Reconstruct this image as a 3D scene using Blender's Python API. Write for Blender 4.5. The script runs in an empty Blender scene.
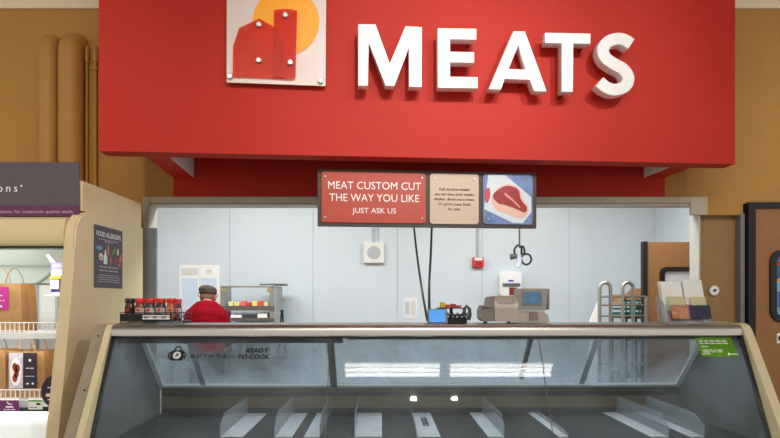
import bpy, bmesh, math, random
from mathutils import Vector, Matrix
random.seed(7)
C = bpy.context.scene
COL = C.collection
# ------------------------------------------------------------------ camera
F = 563.0; HY = 300.0; CX = 390.0; CZ = 1.5
cam_d = bpy.data.cameras.new('camera'); cam = bpy.data.objects.new('camera', cam_d); COL.objects.link(cam)
cam.location = (0, 0, CZ); cam.rotation_euler = (math.pi/2, 0, 0)
cam_d.sensor_width = 36; cam_d.lens = F*36/780; cam_d.shift_y = (HY-219)/780
cam_d.clip_start = 0.05
C.camera = cam
# ------------------------------------------------------------------ world + view
w = bpy.data.worlds.new('world'); C.world = w; w.use_nodes = True
w.node_tree.nodes['Background'].inputs[0].default_value = (1.0, 0.95, 0.88, 1)
w.node_tree.nodes['Background'].inputs[1].default_value = 0.68
vs = C.view_settings; vs.view_transform = 'Standard'; vs.look = 'None'; vs.gamma = 1; vs.use_curve_mapping = False
vs.exposure = 0.0
def light(kind, name, loc, target, energy, color=(1,1,1), **kw):
    d = bpy.data.lights.new(name, kind); d.energy = energy; d.color = color
    for k, v in kw.items(): setattr(d, k, v)
    o = bpy.data.objects.new(name, d); COL.objects.link(o); o.location = loc
    o.rotation_euler = (Vector(target)-Vector(loc)).to_track_quat('-Z', 'Y').to_euler()
    return o
WARM = (1, .93, .84)
SPOTS = [(1.0, -1.05, 4.75), (2.7, -0.8, 4.75)]
for s, t, e_ in zip(SPOTS, [(0.1, 3.7, 2.9), (1.05, 3.8, 2.75)], (470, 370)):
    light('SPOT', 'track_spot', s, t, e_, (1, .95, .9), spot_size=math.radians(33), spot_blend=1.0, shadow_soft_size=.035)
light('AREA', 'store_light', (0.5, -1.6, 4.8), (0.5, 3.2, 1.2), 100, WARM, shape='RECTANGLE', size=5, size_y=1.2)
light('SPOT', 'end_panel_fill', (3.6, -.6, 4.6), (-2.0, 3.6, 1.3), 420, WARM, spot_size=math.radians(32), spot_blend=1.0, shadow_soft_size=.05)  # added spot from the right that brightens the fridge end panel
light('SPOT', 'track_spot_wall', (-1.6, -0.2, 4.6), (-3.3, 4.4, 1.9), 200, WARM, spot_size=math.radians(55), spot_blend=1.0, shadow_soft_size=.12)
light('SPOT', 'track_spot_wall', (3.6, -0.2, 4.6), (4.1, 4.4, 2.0), 250, WARM, spot_size=math.radians(50), spot_blend=1.0, shadow_soft_size=.12)
light('AREA', 'prep_room_light', (-1.5, 5.1, 2.9), (-1.5, 5.5, 0), 60, (.93, .97, 1), shape='RECTANGLE', size=2.2, size_y=.5)
light('AREA', 'prep_room_light', (1.5, 5.0, 2.9), (1.5, 5.4, 0), 60, (.93, .97, 1), shape='RECTANGLE', size=2.2, size_y=.5)
light('AREA', 'fridge_interior_light', (-2.7, 3.37, 1.79), (-2.7, 3.8, .9), 5, (1, 1, 1), shape='RECTANGLE', size=1.5, size_y=.05)
light('AREA', 'fridge_interior_light', (-2.7, 3.40, 1.262), (-2.7, 3.5, .6), 2.6, (1, 1, 1), shape='RECTANGLE', size=1.5, size_y=.04)  # added, with the next one, to brighten the lower shelves and deck
light('AREA', 'fridge_interior_light', (-2.7, 3.32, .855), (-2.7, 3.2, .5), .8, (1, 1, 1), shape='RECTANGLE', size=1.5, size_y=.03)
cl_ = light('AREA', 'case_fill', (.22, 3.27, 1.262), (.22, 3.27, 0), 10, (.95, .98, 1), shape='RECTANGLE', size=3.4, size_y=.03); cl_.rotation_euler = (.25, 0, .016)  # added fill under the top rail to brighten the dark case interior

# ------------------------------------------------------------------ helpers
def lin(c):
    r = []
    for v in c:
        v /= 255
        r.append(v/12.92 if v <= .04045 else ((v+.055)/1.055)**2.4)
    return (*r, 1)
def mat(name, rgb, rough=.5, metal=0, noise=0, scale=8, spec=.5, emit=0, coat=0, bump=0, stretch=None):
    m = bpy.data.materials.new(name); m.use_nodes = True
    nt = m.node_tree; b = nt.nodes['Principled BSDF']
    c = lin(rgb)
    b.inputs['Base Color'].default_value = c
    b.inputs['Roughness'].default_value = rough; b.inputs['Metallic'].default_value = metal
    b.inputs['Specular IOR Level'].default_value = spec; b.inputs['Coat Weight'].default_value = coat
    if emit:
        b.inputs['Emission Color'].default_value = c; b.inputs['Emission Strength'].default_value = emit
    if noise or bump:
        tc = nt.nodes.new('ShaderNodeTexCoord'); n = nt.nodes.new('ShaderNodeTexNoise')
        mp = nt.nodes.new('ShaderNodeMapping'); nt.links.new(tc.outputs['Object'], mp.inputs[0])
        if stretch: mp.inputs['Scale'].default_value = stretch
        n.inputs['Scale'].default_value = scale; n.inputs['Detail'].default_value = 4
        nt.links.new(mp.outputs[0], n.inputs['Vector'])
        if noise:
            r = nt.nodes.new('ShaderNodeValToRGB')
            r.color_ramp.elements[0].position = .3; r.color_ramp.elements[1].position = .7
            r.color_ramp.elements[0].color = (*[v*(1-noise) for v in c[:3]], 1)
            r.color_ramp.elements[1].color = (*[min(1, v*(1+noise)) for v in c[:3]], 1)
            nt.links.new(n.outputs['Fac'], r.inputs[0]); nt.links.new(r.outputs[0], b.inputs['Base Color'])
        if bump:
            bp = nt.nodes.new('ShaderNodeBump'); bp.inputs['Strength'].default_value = bump; bp.inputs['Distance'].default_value = .01
            nt.links.new(n.outputs['Fac'], bp.inputs['Height']); nt.links.new(bp.outputs[0], b.inputs['Normal'])
    return m
def glass(name, tint=(255,255,255), haze=.05, hazecol=(200,210,220), rough=0.02, ior=1.5, smudge=0, trans=False):
    m = bpy.data.materials.new(name); m.use_nodes = True; nt = m.node_tree; nt.nodes.clear()
    out = nt.nodes.new('ShaderNodeOutputMaterial'); tr = nt.nodes.new('ShaderNodeBsdfTransparent')
    gl = nt.nodes.new('ShaderNodeBsdfGlossy'); df = nt.nodes.new('ShaderNodeBsdfTranslucent' if trans else 'ShaderNodeBsdfDiffuse'); fr = nt.nodes.new('ShaderNodeFresnel')
    m1 = nt.nodes.new('ShaderNodeMixShader'); m2 = nt.nodes.new('ShaderNodeMixShader')
    tr.inputs[0].default_value = lin(tint); df.inputs[0].default_value = lin(hazecol); gl.inputs['Roughness'].default_value = rough
    fr.inputs[0].default_value = ior; m1.inputs[0].default_value = haze
    if smudge:
        tc = nt.nodes.new('ShaderNodeTexCoord'); n = nt.nodes.new('ShaderNodeTexNoise'); n.inputs['Scale'].default_value = 3.5; n.inputs['Detail'].default_value = 8
        mr = nt.nodes.new('ShaderNodeMapRange'); mr.inputs[1].default_value = .35; mr.inputs[2].default_value = .75
        mr.inputs[3].default_value = haze*.5; mr.inputs[4].default_value = haze+smudge
        nt.links.new(tc.outputs['Object'], n.inputs['Vector']); nt.links.new(n.outputs['Fac'], mr.inputs[0]); nt.links.new(mr.outputs[0], m1.inputs[0])
    nt.links.new(tr.outputs[0], m1.inputs[1]); nt.links.new(df.outputs[0], m1.inputs[2])
    ge = nt.nodes.new('ShaderNodeNewGeometry'); sb = nt.nodes.new('ShaderNodeMath'); sb.operation = 'SUBTRACT'; sb.use_clamp = True
    nt.links.new(fr.outputs[0], sb.inputs[0]); nt.links.new(ge.outputs['Backfacing'], sb.inputs[1])   # only the outer face of a pane mirrors
    nt.links.new(sb.outputs[0], m2.inputs[0]); nt.links.new(m1.outputs[0], m2.inputs[1]); nt.links.new(gl.outputs[0], m2.inputs[2])
    nt.links.new(m2.outputs[0], out.inputs[0])
    return m
def at(px, py, Y): return Vector(((px-CX)*Y/F, Y, CZ-(py-HY)*Y/F))
def zz(py, Y): return CZ-(py-HY)*Y/F
def xx(px, Y): return (px-CX)*Y/F
def tag(o, label=None, cat=None, group=None, kind=None):
    if label: o['label'] = label
    if cat: o['category'] = cat
    if group: o['group'] = group
    if kind: o['kind'] = kind
    return o
def empty(name, loc, rz=0, label=None, cat=None, group=None):
    o = bpy.data.objects.new(name, None); COL.objects.link(o); o.location = loc; o.rotation_euler = (0, 0, rz); o.empty_display_size = .05
    return tag(o, label, cat, group)
def link(name, me, m, parent=None, loc=None, rz=0):
    o = bpy.data.objects.new(name, me); COL.objects.link(o)
    if m is not None:
        me.materials.clear()
        me.materials.append(m)
    if parent: o.parent = parent
    if loc: o.location = loc
    if rz: o.rotation_euler = (0, 0, rz)
    return o
class MB:
    def __init__(s): s.bm = bmesh.new()
    def box(s, x0, x1, y0, y1, z0, z1, bevel=0, seg=2):
        r = bmesh.ops.create_cube(s.bm, size=1); v = r['verts']
        for q in v:
            q.co = Vector(((x0+x1)/2+q.co.x*(x1-x0), (y0+y1)/2+q.co.y*(y1-y0), (z0+z1)/2+q.co.z*(z1-z0)))
        if bevel:
            es = list({e for q in v for e in q.link_edges})
            bmesh.ops.bevel(s.bm, geom=es, offset=bevel, segments=seg, affect='EDGES', profile=.5)
        return s
    def prism(s, pts, a0, a1, axis='x'):
        """pts 2-D loop; axis x: (y,z) extruded on x; y: (x,z); z: (x,y)"""
        def mk(p, a):
            return {'x': (a, p[0], p[1]), 'y': (p[0], a, p[1]), 'z': (p[0], p[1], a)}[axis]
        A = [s.bm.verts.new(mk(p, a0)) for p in pts]; B = [s.bm.verts.new(mk(p, a1)) for p in pts]
        fs = [s.bm.faces.new(A), s.bm.faces.new(B[::-1])]
        n = len(pts)
        for i in range(n): fs.append(s.bm.faces.new((A[i], B[i], B[(i+1) % n], A[(i+1) % n])))
        return s
    def tube(s, pts, r, n=10, caps=True):
        pts = [Vector(p) for p in pts]; rings = []
        rr = r if isinstance(r, (list, tuple)) else [r]*len(pts)
        up = None
        for i, p in enumerate(pts):
            d = (pts[min(i+1, len(pts)-1)]-pts[max(i-1, 0)]).normalized()
            if up is None or abs(d.dot(up)) > .98: up = Vector((0, 0, 1)) if abs(d.z) < .9 else Vector((1, 0, 0))
            a = d.cross(up).normalized(); b = a.cross(d).normalized(); up = b
            rings.append([s.bm.verts.new(p+a*math.cos(t)*rr[i]+b*math.sin(t)*rr[i]) for t in [2*math.pi*k/n for k in range(n)]])
        for A, B in zip(rings, rings[1:]):
            for k in range(n): s.bm.faces.new((A[k], A[(k+1) % n], B[(k+1) % n], B[k]))
        if caps: s.bm.faces.new(rings[0][::-1]); s.bm.faces.new(rings[-1])
        return s
    def lathe(s, prof, c=(0,0,0), n=24):
        rings = []
        for r, z in prof:
            rings.append([s.bm.verts.new((c[0]+r*math.cos(2*math.pi*k/n), c[1]+r*math.sin(2*math.pi*k/n), c[2]+z)) for k in range(n)])
        for A, B in zip(rings, rings[1:]):
            for k in range(n): s.bm.faces.new((A[k], A[(k+1) % n], B[(k+1) % n], B[k]))
        s.bm.faces.new(rings[0][::-1]); s.bm.faces.new(rings[-1])
        return s
    def ball(s, c, r, sc=(1,1,1), seg=20, rot=None):
        q = bmesh.ops.create_uvsphere(s.bm, u_segments=seg, v_segments=seg//2+2, radius=r)
        R = rot or Matrix.Identity(3)
        for v in q['verts']: v.co = Vector(c)+R @ Vector((v.co.x*sc[0], v.co.y*sc[1], v.co.z*sc[2]))
        return s
    def quad(s, *p):
        s.bm.faces.new([s.bm.verts.new(q) for q in p]); return s
    def build(s, name, m, parent=None, smooth=False, loc=None, rz=0):
        bmesh.ops.recalc_face_normals(s.bm, faces=s.bm.faces)
        me = bpy.data.meshes.new(name); s.bm.to_mesh(me); s.bm.free()
        if smooth:
            for p in me.polygons: p.use_smooth = True
            try: me.set_sharp_from_angle(angle=math.radians(38))
            except Exception: pass
        return link(name, me, m, parent, loc, rz)
DG = lambda: bpy.context.evaluated_depsgraph_get()
def curve_mesh(cu, name):
    o = bpy.data.objects.new(name+'_tmp', cu); COL.objects.link(o); bpy.context.view_layer.update()
    me = bpy.data.meshes.new_from_object(o.evaluated_get(DG())); bpy.data.objects.remove(o); bpy.data.curves.remove(cu)
    me.name = name
    return me
RX = Matrix.Rotation(math.pi/2, 4, 'X')
def shape(name, loops, y, depth, m, parent=None, bevel=0, xf=None):
    """flat outline(s) given as (x,z) loops, front face at y, going back by depth"""
    cu = bpy.data.curves.new(name, 'CURVE'); cu.dimensions = '2D'; cu.fill_mode = 'BOTH'; cu.extrude = depth/2-bevel; cu.bevel_depth = bevel; cu.bevel_resolution = 1
    if bevel: cu.offset = -bevel
    for lp in loops:
        sp = cu.splines.new('POLY'); sp.points.add(len(lp)-1); sp.use_cyclic_u = True
        for q, p in zip(sp.points, lp): q.co = (p[0], p[1], 0, 1)
    me = curve_mesh(cu, name); me.transform(Matrix.Translation((0, y+depth/2, 0)) @ RX)
    if xf is not None: me.transform(xf)
    return link(name, me, m, parent)
def text(body, x, z, y, h, m, parent, align='CENTER', spacing=1.0, width=None, line=1.0, name='lettering', bold=0, xf=None, label=None, shear=0, depth=.0008, fat=0):
    cu = bpy.data.curves.new(name, 'FONT'); cu.body = body; cu.size = h/.73; cu.align_x = align; cu.space_character = spacing
    cu.space_line = line; cu.extrude = depth; cu.offset = bold; cu.shear = shear; cu.resolution_u = 3
    me = curve_mesh(cu, name)
    if width:
        xs = [v.co.x for v in me.vertices]; k = width/(max(xs)-min(xs))
        for v in me.vertices: v.co.x *= k
    if fat:   # heavier stroke: slightly shifted copies of the glyphs in the same mesh
        bm = bmesh.new()
        for dx, dy in ((-1, 0), (1, 0), (0, .7), (0, -.7)):
            c = me.copy(); c.transform(Matrix.Translation((dx*fat, dy*fat, 0))); bm.from_mesh(c); bpy.data.meshes.remove(c)
        bm.to_mesh(me); bm.free()
    me.transform(Matrix.Translation((x, y, z)) @ RX)
    if xf is not None: me.transform(xf)
    o = link(name, me, m, parent)
    if label: o['label'] = label
    return o
def dashes(n, x, z, y, h, m, parent, width=.03, name='illegible_line', xf=None, depth=.0004):
    """a line of print too small to read: n word-long dashes centred on x"""
    rnd = random.Random(n*31+int(z*1000)); ws = [rnd.uniform(.6, 1.5) for _ in range(n)]; g = .35; tot = sum(ws)+g*(n-1); k = width/tot; b = MB(); u = x-width/2
    for w_ in ws: b.box(u, u+w_*k, y-depth, y, z+h*.15, z+h*.75); u += (w_+g)*k
    o = b.build(name, m, parent)
    if xf is not None: o.data.transform(xf)
    return o
def circle(cx, cz, r, n=32, a0=0, a1=360): return [(cx+r*math.cos(math.radians(a0+(a1-a0)*k/n)), cz+r*math.sin(math.radians(a0+(a1-a0)*k/n))) for k in range(n)]
def rrect(x0, x1, z0, z1, r, n=5):
    out = []
    for cx, cz, a in ((x1-r, z1-r, 0), (x0+r, z1-r, 90), (x0+r, z0+r, 180), (x1-r, z0+r, 270)):
        for k in range(n+1):
            t = math.radians(a+90*k/n); out.append((cx+r*math.cos(t), cz+r*math.sin(t)))
    return out
def smooth_path(pts, n=6, closed=False):
    P = [Vector(p) for p in pts]; out = []; L = len(P)
    rng = L if closed else L-1
    for i in range(rng):
        g = (lambda j: P[j % L]) if closed else (lambda j: P[max(0, min(L-1, j))])
        a, b, c, d = g(i-1), g(i), g(i+1), g(i+2)
        for k in range(n):
            t = k/n
            out.append(.5*((2*b)+(c-a)*t+(2*a-5*b+4*c-d)*t*t+(-a+3*b-3*c+d)*t**3))
    if not closed: out.append(P[-1])
    return out

# ------------------------------------------------------------------ materials
TAN = mat('tan_paint', (182, 132, 58), .6, noise=.04, scale=3)
TAN2 = mat('tan_panel', (152, 118, 72), .55, noise=.05, scale=20)
CREAMB = mat('cream_paint', (240, 222, 190), .6)
RED = mat('red_paint', (192, 42, 27), .6, noise=.03, scale=2, spec=.3)
WHITE = mat('white_satin', (244, 244, 244), .35)
FRP = mat('white_wall_panel', (208, 218, 224), .35, noise=.02, scale=2)
STEEL = mat('brushed_steel', (180, 178, 172), .32, 1, noise=.12, scale=14, stretch=(1, 1, 14))
STEELH = mat('brushed_steel_rail', (215, 210, 202), .3, 1, noise=.06, scale=10, stretch=(.2, 6, 6))
STEELD = mat('dark_steel', (92, 90, 86), .4, 1, noise=.15, scale=10)
TRIMST = mat('warm_grey_trim', (186, 174, 152), .4, .3, noise=.08, scale=6)
CREAM = mat('cream_enamel', (222, 202, 156), .32, noise=.02, scale=4)
CREAMS = mat('cream_side', (222, 202, 160), .4, noise=.03, scale=5)
BLACK = mat('black_plastic', (22, 22, 24), .4)
DARKB = mat('dark_rubber', (16, 15, 15), .6)
GREYP = mat('grey_metal_panel', (128, 130, 130), .45, .2, noise=.05)
FLOORM = mat('floor_tile', (150, 140, 125), .35, noise=.08, scale=2)
CEILM = mat('ceiling_paint', (150, 150, 148), .8, noise=.05)
BRNB = mat('brown_board', (150, 106, 62), .55, noise=.06, scale=14, bump=.03)
KRAFT = mat('kraft_paper', (216, 172, 116), .75, noise=.1, scale=20, bump=.25)
PAPER = mat('white_paper', (240, 240, 236), .7)
GLASS = glass('case_glass', (243, 247, 248), .03, (190, 205, 215), smudge=.06, ior=1.55)
GLASS2 = glass('rear_door_glass', (226, 232, 236), .10, (196, 208, 218), smudge=.34, trans=True)
ACRYL = glass('clear_acrylic', (240, 242, 243), .14, (225, 228, 230))

# ------------------------------------------------------------------ structure
def struct(o): return tag(o, kind='structure')
WY = 4.4; BW = 6.8
struct(MB().box(-6, 6, -5, 7, -.1, 0).build('floor', FLOORM))
struct(MB().box(-6, 6, -4, WY+.12, 5.0, 5.1).build('ceiling', CEILM))
zb = 2.252; xr = xx(743, WY); xo = xx(700, WY); xl = xx(149, WY)
b = MB(); T = .12
b.box(-6, 6, WY, WY+T, zb, 5)                      # above the opening and the door
b.box(-6, xl, WY, WY+T, 0, zb)
b.box(xo, xr, WY, WY+T, zz(215, WY), zb)
b.box(3.75, 6, WY, WY+T, 0, zb)
struct(b.build('wall_front', TAN))
struct(MB().box(-5.9, 5.9, WY-.03, WY, zz(10, WY), zz(10, WY)+.5).build('trim_1', CREAMB))
struct(MB().box(xo+.01, xr, WY+.06, WY+.12, 0, zz(215, WY)).build('wall_panel_right', TAN2))
struct(MB().box(xr-.022, xr+.010, WY-.006, WY+.058, 0, zz(213, WY)).build('trim_2', GREYP))
# prep room
b = MB()
for x0, x1 in ((-3.3, -1.94), (-1.935, -.932), (-.927, .085), (.09, 1.11), (1.115, 2.16), (2.165, 3.2)): b.box(x0, x1, BW, BW+.04, 0, 3.0, .002, 1)
b.box(-3.3, 3.3, BW+.01, BW+.08, 0, 3.0)
struct(b.build('wall_back', FRP))
struct(MB().box(3.2, 3.26, WY+T, BW, 0, 3.0).build('wall_right', FRP))
struct(MB().box(-3.36, -3.3, WY+T, BW, 0, 3.0).build('wall_left', FRP))
struct(MB().box(-3.36, 3.26, WY+T, BW+.08, 3.0, 3.05).build('ceiling', mat('prep_ceiling', (235, 238, 240), .7)))
# opening frame
b = MB(); y0 = WY-.02
b.box(xx(143, y0), xx(707.5, y0), y0, WY-.001, zb+.002, zz(196.5, y0), .004)
b.box(xx(690.5, y0), xx(707.5, y0), y0-.004, WY-.001, zz(215, y0), zz(196.5, y0), .003)
b.box(xx(143, y0), xx(149, y0), y0-.004, WY-.001, zz(240, y0), zz(196.5, y0), .003)
struct(b.build('trim_3', TRIMST))
b = MB()
b.box(xo-.012, xo-.001, WY-.006, WY+.13, 0, zb-.001)
b.box(xl+.001, xl+.012, WY-.006, WY+.13, 0, zb-.001)
b.box(xl, xo, WY-.006, WY+.13, zb-.012, zb)
struct(b.build('trim_4', mat('pale_frame', (196, 190, 178), .4, noise=.05)))
struct(MB().box(xx(139, 4.3), xx(156, 4.3), 4.3, 4.33, 0, zz(228, 4.3), .003).build('trim_5', GREYP))
# right-hand cold room door
xd = xx(745.5, WY)
d = empty('door_1', (xd, WY-.02, 0)); struct(d)
fw = .055; W = 1.0; zt = zz(203, WY)
MB().box(0, fw, -.02, .08, 0, zt).box(fw, W-fw, -.02, .08, zt-.045, zt).box(W-fw, W, -.02, .08, 0, zt).build('door_frame', DARKB, d)
lf = MB().box(fw, W-fw, 0, .05, .01, zt-.045).build('door_leaf', BRNB, d)
wx0 = xx(767.5, WY)-xd; wz1 = zz(250, WY); wz0 = zz(322, WY)
shape('window_gasket', [rrect(wx0, wx0+.5, wz0, wz1, .09), rrect(wx0+.05, wx0+.45, wz0+.05, wz1-.05, .04)[::-1]], -.018, .02, BLACK, lf, .003)
vm = bpy.data.materials.new('shelf_reflection'); vm.use_nodes = True; nt = vm.node_tree  # reflected cooler shelves painted as colour bands on the pane
tc = nt.nodes.new('ShaderNodeTexCoord'); sx = nt.nodes.new('ShaderNodeSeparateXYZ'); mr = nt.nodes.new('ShaderNodeMapRange'); cr = nt.nodes.new('ShaderNodeValToRGB')
mr.inputs[1].default_value = wz0; mr.inputs[2].default_value = wz1; cr.color_ramp.interpolation = 'CONSTANT'
el = cr.color_ramp.elements; el[0].color = lin((120, 160, 190)); el[1].position = .2; el[1].color = lin((60, 110, 180))
for p, c in ((.42, (120, 180, 215)), (.55, (225, 150, 60)), (.6, (60, 90, 150)), (.78, (190, 40, 50)), (.84, (50, 110, 190)), (.92, (110, 175, 215))):
    e = el.new(p); e.color = lin(c)
nt.links.new(tc.outputs['Object'], sx.inputs[0]); nt.links.new(sx.outputs[2], mr.inputs[0]); nt.links.new(mr.outputs[0], cr.inputs[0]); nt.links.new(cr.outputs[0], nt.nodes['Principled BSDF'].inputs['Base Color'])
nt.nodes['Principled BSDF'].inputs['Roughness'].default_value = .1
MB().box(wx0+.045, wx0+.455, -.004, .001, wz0+.045, wz1-.045).build('window_pane', vm, lf)
p = MB().box(xx(775, WY)-xd, xx(775, WY)-xd+.09, -.004, .0, zz(343, WY), zz(333, WY)).build('door_notice', PAPER, lf)
shape('symbol', [circle(xx(779, WY)-xd, zz(338, WY), .024, 20)], -.006, .002, BLACK, p)
# swing door of the prep room
DY = 5.4
d = empty('door_2', (xx(643, DY), DY, 0)); struct(d)
lf = MB().box(.035, .74, 0, .04, .02, zz(242, DY)).build('door_leaf', BRNB, d)
MB().box(0, .04, -.01, .05, .01, zz(241.5, DY)).build('edge_strip', DARKB, d)
gx = xx(659.5, DY)-xx(643, DY)
shape('window_gasket', [rrect(gx, gx+.5, zz(318, DY), zz(267, DY), .06), rrect(gx+.045, gx+.455, zz(314, DY), zz(271.5, DY), .03)[::-1]], -.015, .02, BLACK, lf)
MB().box(gx+.03, gx+.47, -.003, .001, zz(315, DY), zz(270.5, DY)).build('window_pane', mat('frosted_pane', (205, 208, 212), .15), lf)

# ------------------------------------------------------------------ pipes on the tan wall
def wall_pipe(px0, px1, ptop, name, label, cat, group=None, cap=False):
    Y = WY-.02; r = (px1-px0)/2*4.27/F*.97; Yc = WY-r-.005; x = xx((px0+px1)/2, Yc); zt = zz(ptop, Yc)
    o = empty(name, (x, WY-r-.005, 0), 0, label, cat, group)
    if cap:
        MB().tube([(0, 0, 1.6), (0, 0, zt-.05)], r*.55, 12).build('pipe', TAN, o, True)
        MB().lathe([(r*.75, zt-.13), (r, zt-.12), (r, zt-.015), (r*.6, zt)], n=14).build('end_cap', TAN, o, True)
        MB().lathe([(r*.85, zt-.19), (r*.85, zt-.17)], n=14).build('clamp', TAN, o, True)
    else:
        pr = [(0, 0, 1.4)]+[(0, 0, zt-.4)]
        # bends back into the wall at the top
        for k in range(7):
            a = math.pi/2*k/6; pr.append((0, (1-math.cos(a))*r*1.2, zt-r*2+math.sin(a)*r*1.2))
        MB().tube(pr, r, 22).build('pipe', TAN, o, True)
wall_pipe(39, 58, 33, 'wall_pipe', 'thick tan painted pipe on wall, left one of the big pair', 'pipe', 'painted wall pipes')
wall_pipe(59, 83, 31, 'wall_pipe', 'thickest tan painted pipe on wall, just left of the thin capped pipes', 'pipe', 'painted wall pipes')
wall_pipe(84, 89.5, 46, 'wall_conduit', 'thin tan conduit with square cap, beside thick pipe', 'pipe', 'painted conduits', True)
wall_pipe(91.5, 98.5, 46, 'wall_conduit', 'thin tan conduit with cap, closest to the red fascia', 'pipe', 'painted conduits', True)

# ------------------------------------------------------------------ red bulkhead
SL = Vector((-1.862, 3.60, 0)); SR = Vector((2.42, 3.947, 0)); SU = (SR-SL).normalized(); SN = Vector((-SU.y, SU.x, 0)); SYAW = math.atan2(SU.y, SU.x); SLEN = (SR-SL).length
SB = 2.453
def onplane(px, py, off, P=SL, U=SU, N=SN, tilt=None):
    """pixel ray -> (u, z) on vertical plane lying off metres in front of P/U"""
    dv = Vector(((px-CX)/F, 1, -(py-HY)/F)); P0 = P-N*off
    t = (P0.dot(N))/(dv.dot(N)); q = dv*t
    return ((q-P).dot(U), CZ+q.z)
bh = empty('sign_bulkhead', (SL.x, SL.y, 0), SYAW, 'large red painted bulkhead hanging out over the meat counter', 'bulkhead')
MB().box(0, SLEN, 0, .13, SB, 4.7).build('fascia', RED, bh)
def wallu(px, py): # local coordinate of a point on the wall plane
    q = at(px, py, WY); q.z = 0
    return (q-SL).dot(SU), (q-SL).dot(SN)
for pa, pb, ua, ub in ((174, 194, .245, .40), (664, 643.5, SLEN-.245, SLEN-.40)):
    a = wallu(pa, 178); c = wallu(pb, 178)
    MB().prism([(ua, .13), (ub, .13), (c[0], c[1]-.004), (a[0], a[1]-.004)], SB, 4.7, 'z').build('return_panel', RED, bh)
    s = 1 if ub > ua else -1
    q = MB().prism([(ub, .132), (ub+.004*s, .132), (c[0]+.004*s, c[1]-.006), (c[0], c[1]-.006)], SB+.001, 4.69, 'z').build('inner_lining', mat('grey_lining', (240, 234, 230), .6), bh)
    q['label'] = 'unpainted pale grey inner face'
bp_ = MB().prism([(a_, b_) for a_, b_ in (wallu(174, 178), wallu(664, 178))][0:1]+[wallu(664, 178)]+[(wallu(664, 178)[0]-.0, wallu(664, 178)[1]-.012), (wallu(174, 178)[0], wallu(174, 178)[1]-.012)], zz(197, WY)+.002, 4.7, 'z').build('back_panel', RED, bh)

def S_letter(name, loops, label):
    off = .125
    lp = [[onplane(x, y, off) for x, y in l] for l in loops]
    cx = sum(p[0] for p in lp[0])/len(lp[0])
    lp = [[(p[0]-cx, p[1]) for p in l] for l in lp]
    zmin = min(p[1] for p in lp[0]); lp = [[(p[0], p[1]-zmin) for p in l] for l in lp]
    o = shape('sign_letter', lp, 0, .072, LETM, None, .002)
    loc = SL+SU*cx-SN*off; o.location = (loc.x, loc.y, zmin); o.rotation_euler = (0, 0, SYAW)
    tag(o, label, 'letter', 'raised letters on the red fascia')
    # two mounting studs reach back to the fascia
    for zf in (.32, .85):
        zt_ = max(p[1] for p in lp[0])*zf; near = min(lp[0], key=lambda p: abs(p[1]-zt_)); px_ = near[0]+(.03 if near[0] < 0 else -.03)
        MB().tube([(px_, .07, near[1]), (px_, .1245, near[1])], .006, 8).build('mounting_stud', STEELD, o)
    return o
LETM = mat('white_letter', (246, 244, 244), .32, noise=.02, scale=40)
S_letter('M', [[(358.2,24),(375.6,24.3),(389.8,63.5),(405.5,26),(422,27),(421.7,87),(409,86.5),(409,47),(394.5,86),(385.5,85.5),(368.8,42),(368,85.6),(358.2,85.6)]], 'white raised capital letter M mounted on red fascia')
S_letter('E', [[(437.8,28),(476.6,28.6),(476.4,39.6),(450.2,39),(450.2,51.6),(474.2,52),(474.2,62.6),(450.2,62.2),(450.2,76.6),(477.8,77),(477.8,88.2),(437.8,87.6)]], 'white raised capital letter E mounted on red fascia')
S_letter('A', [[(513.5,31),(525,31.3),(546.8,91.3),(534,91),(529.8,79.6),(504.8,78.8),(501,89.6),(488.7,89)],[(518.6,44.5),(508.6,69),(526.2,69.4)]], 'white raised capital letter A mounted on red fascia')
S_letter('T', [[(545.2,32.6),(590.8,33.4),(590.6,43.8),(573.4,43.4),(573,92),(561.6,91.6),(561.8,43.2),(545.2,42.8)]], 'white raised capital letter T mounted on red fascia')
cl = smooth_path([(631.5,43.8),(623.5,39.2),(614.5,39),(606.5,43),(603.2,50.2),(606,57.8),(614,63.6),(623.6,69.2),(628.6,77.6),(625.4,86),(615.5,89.6),(606.4,87),(599.5,81.5)], 6)
cl = [Vector((p.x, p.y)) for p in [Vector((*q, 0)) if len(q) == 2 else q for q in cl]]
Ls, Rs = [], []
for i, p in enumerate(cl):
    t = (cl[min(i+1, len(cl)-1)]-cl[max(i-1, 0)]).normalized(); nn = Vector((-t.y, t.x))*5.9
    Ls.append(tuple(p+nn)); Rs.append(tuple(p-nn))
S_letter('S', [Ls+Rs[::-1]], 'white raised capital letter S mounted on red fascia')

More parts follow.
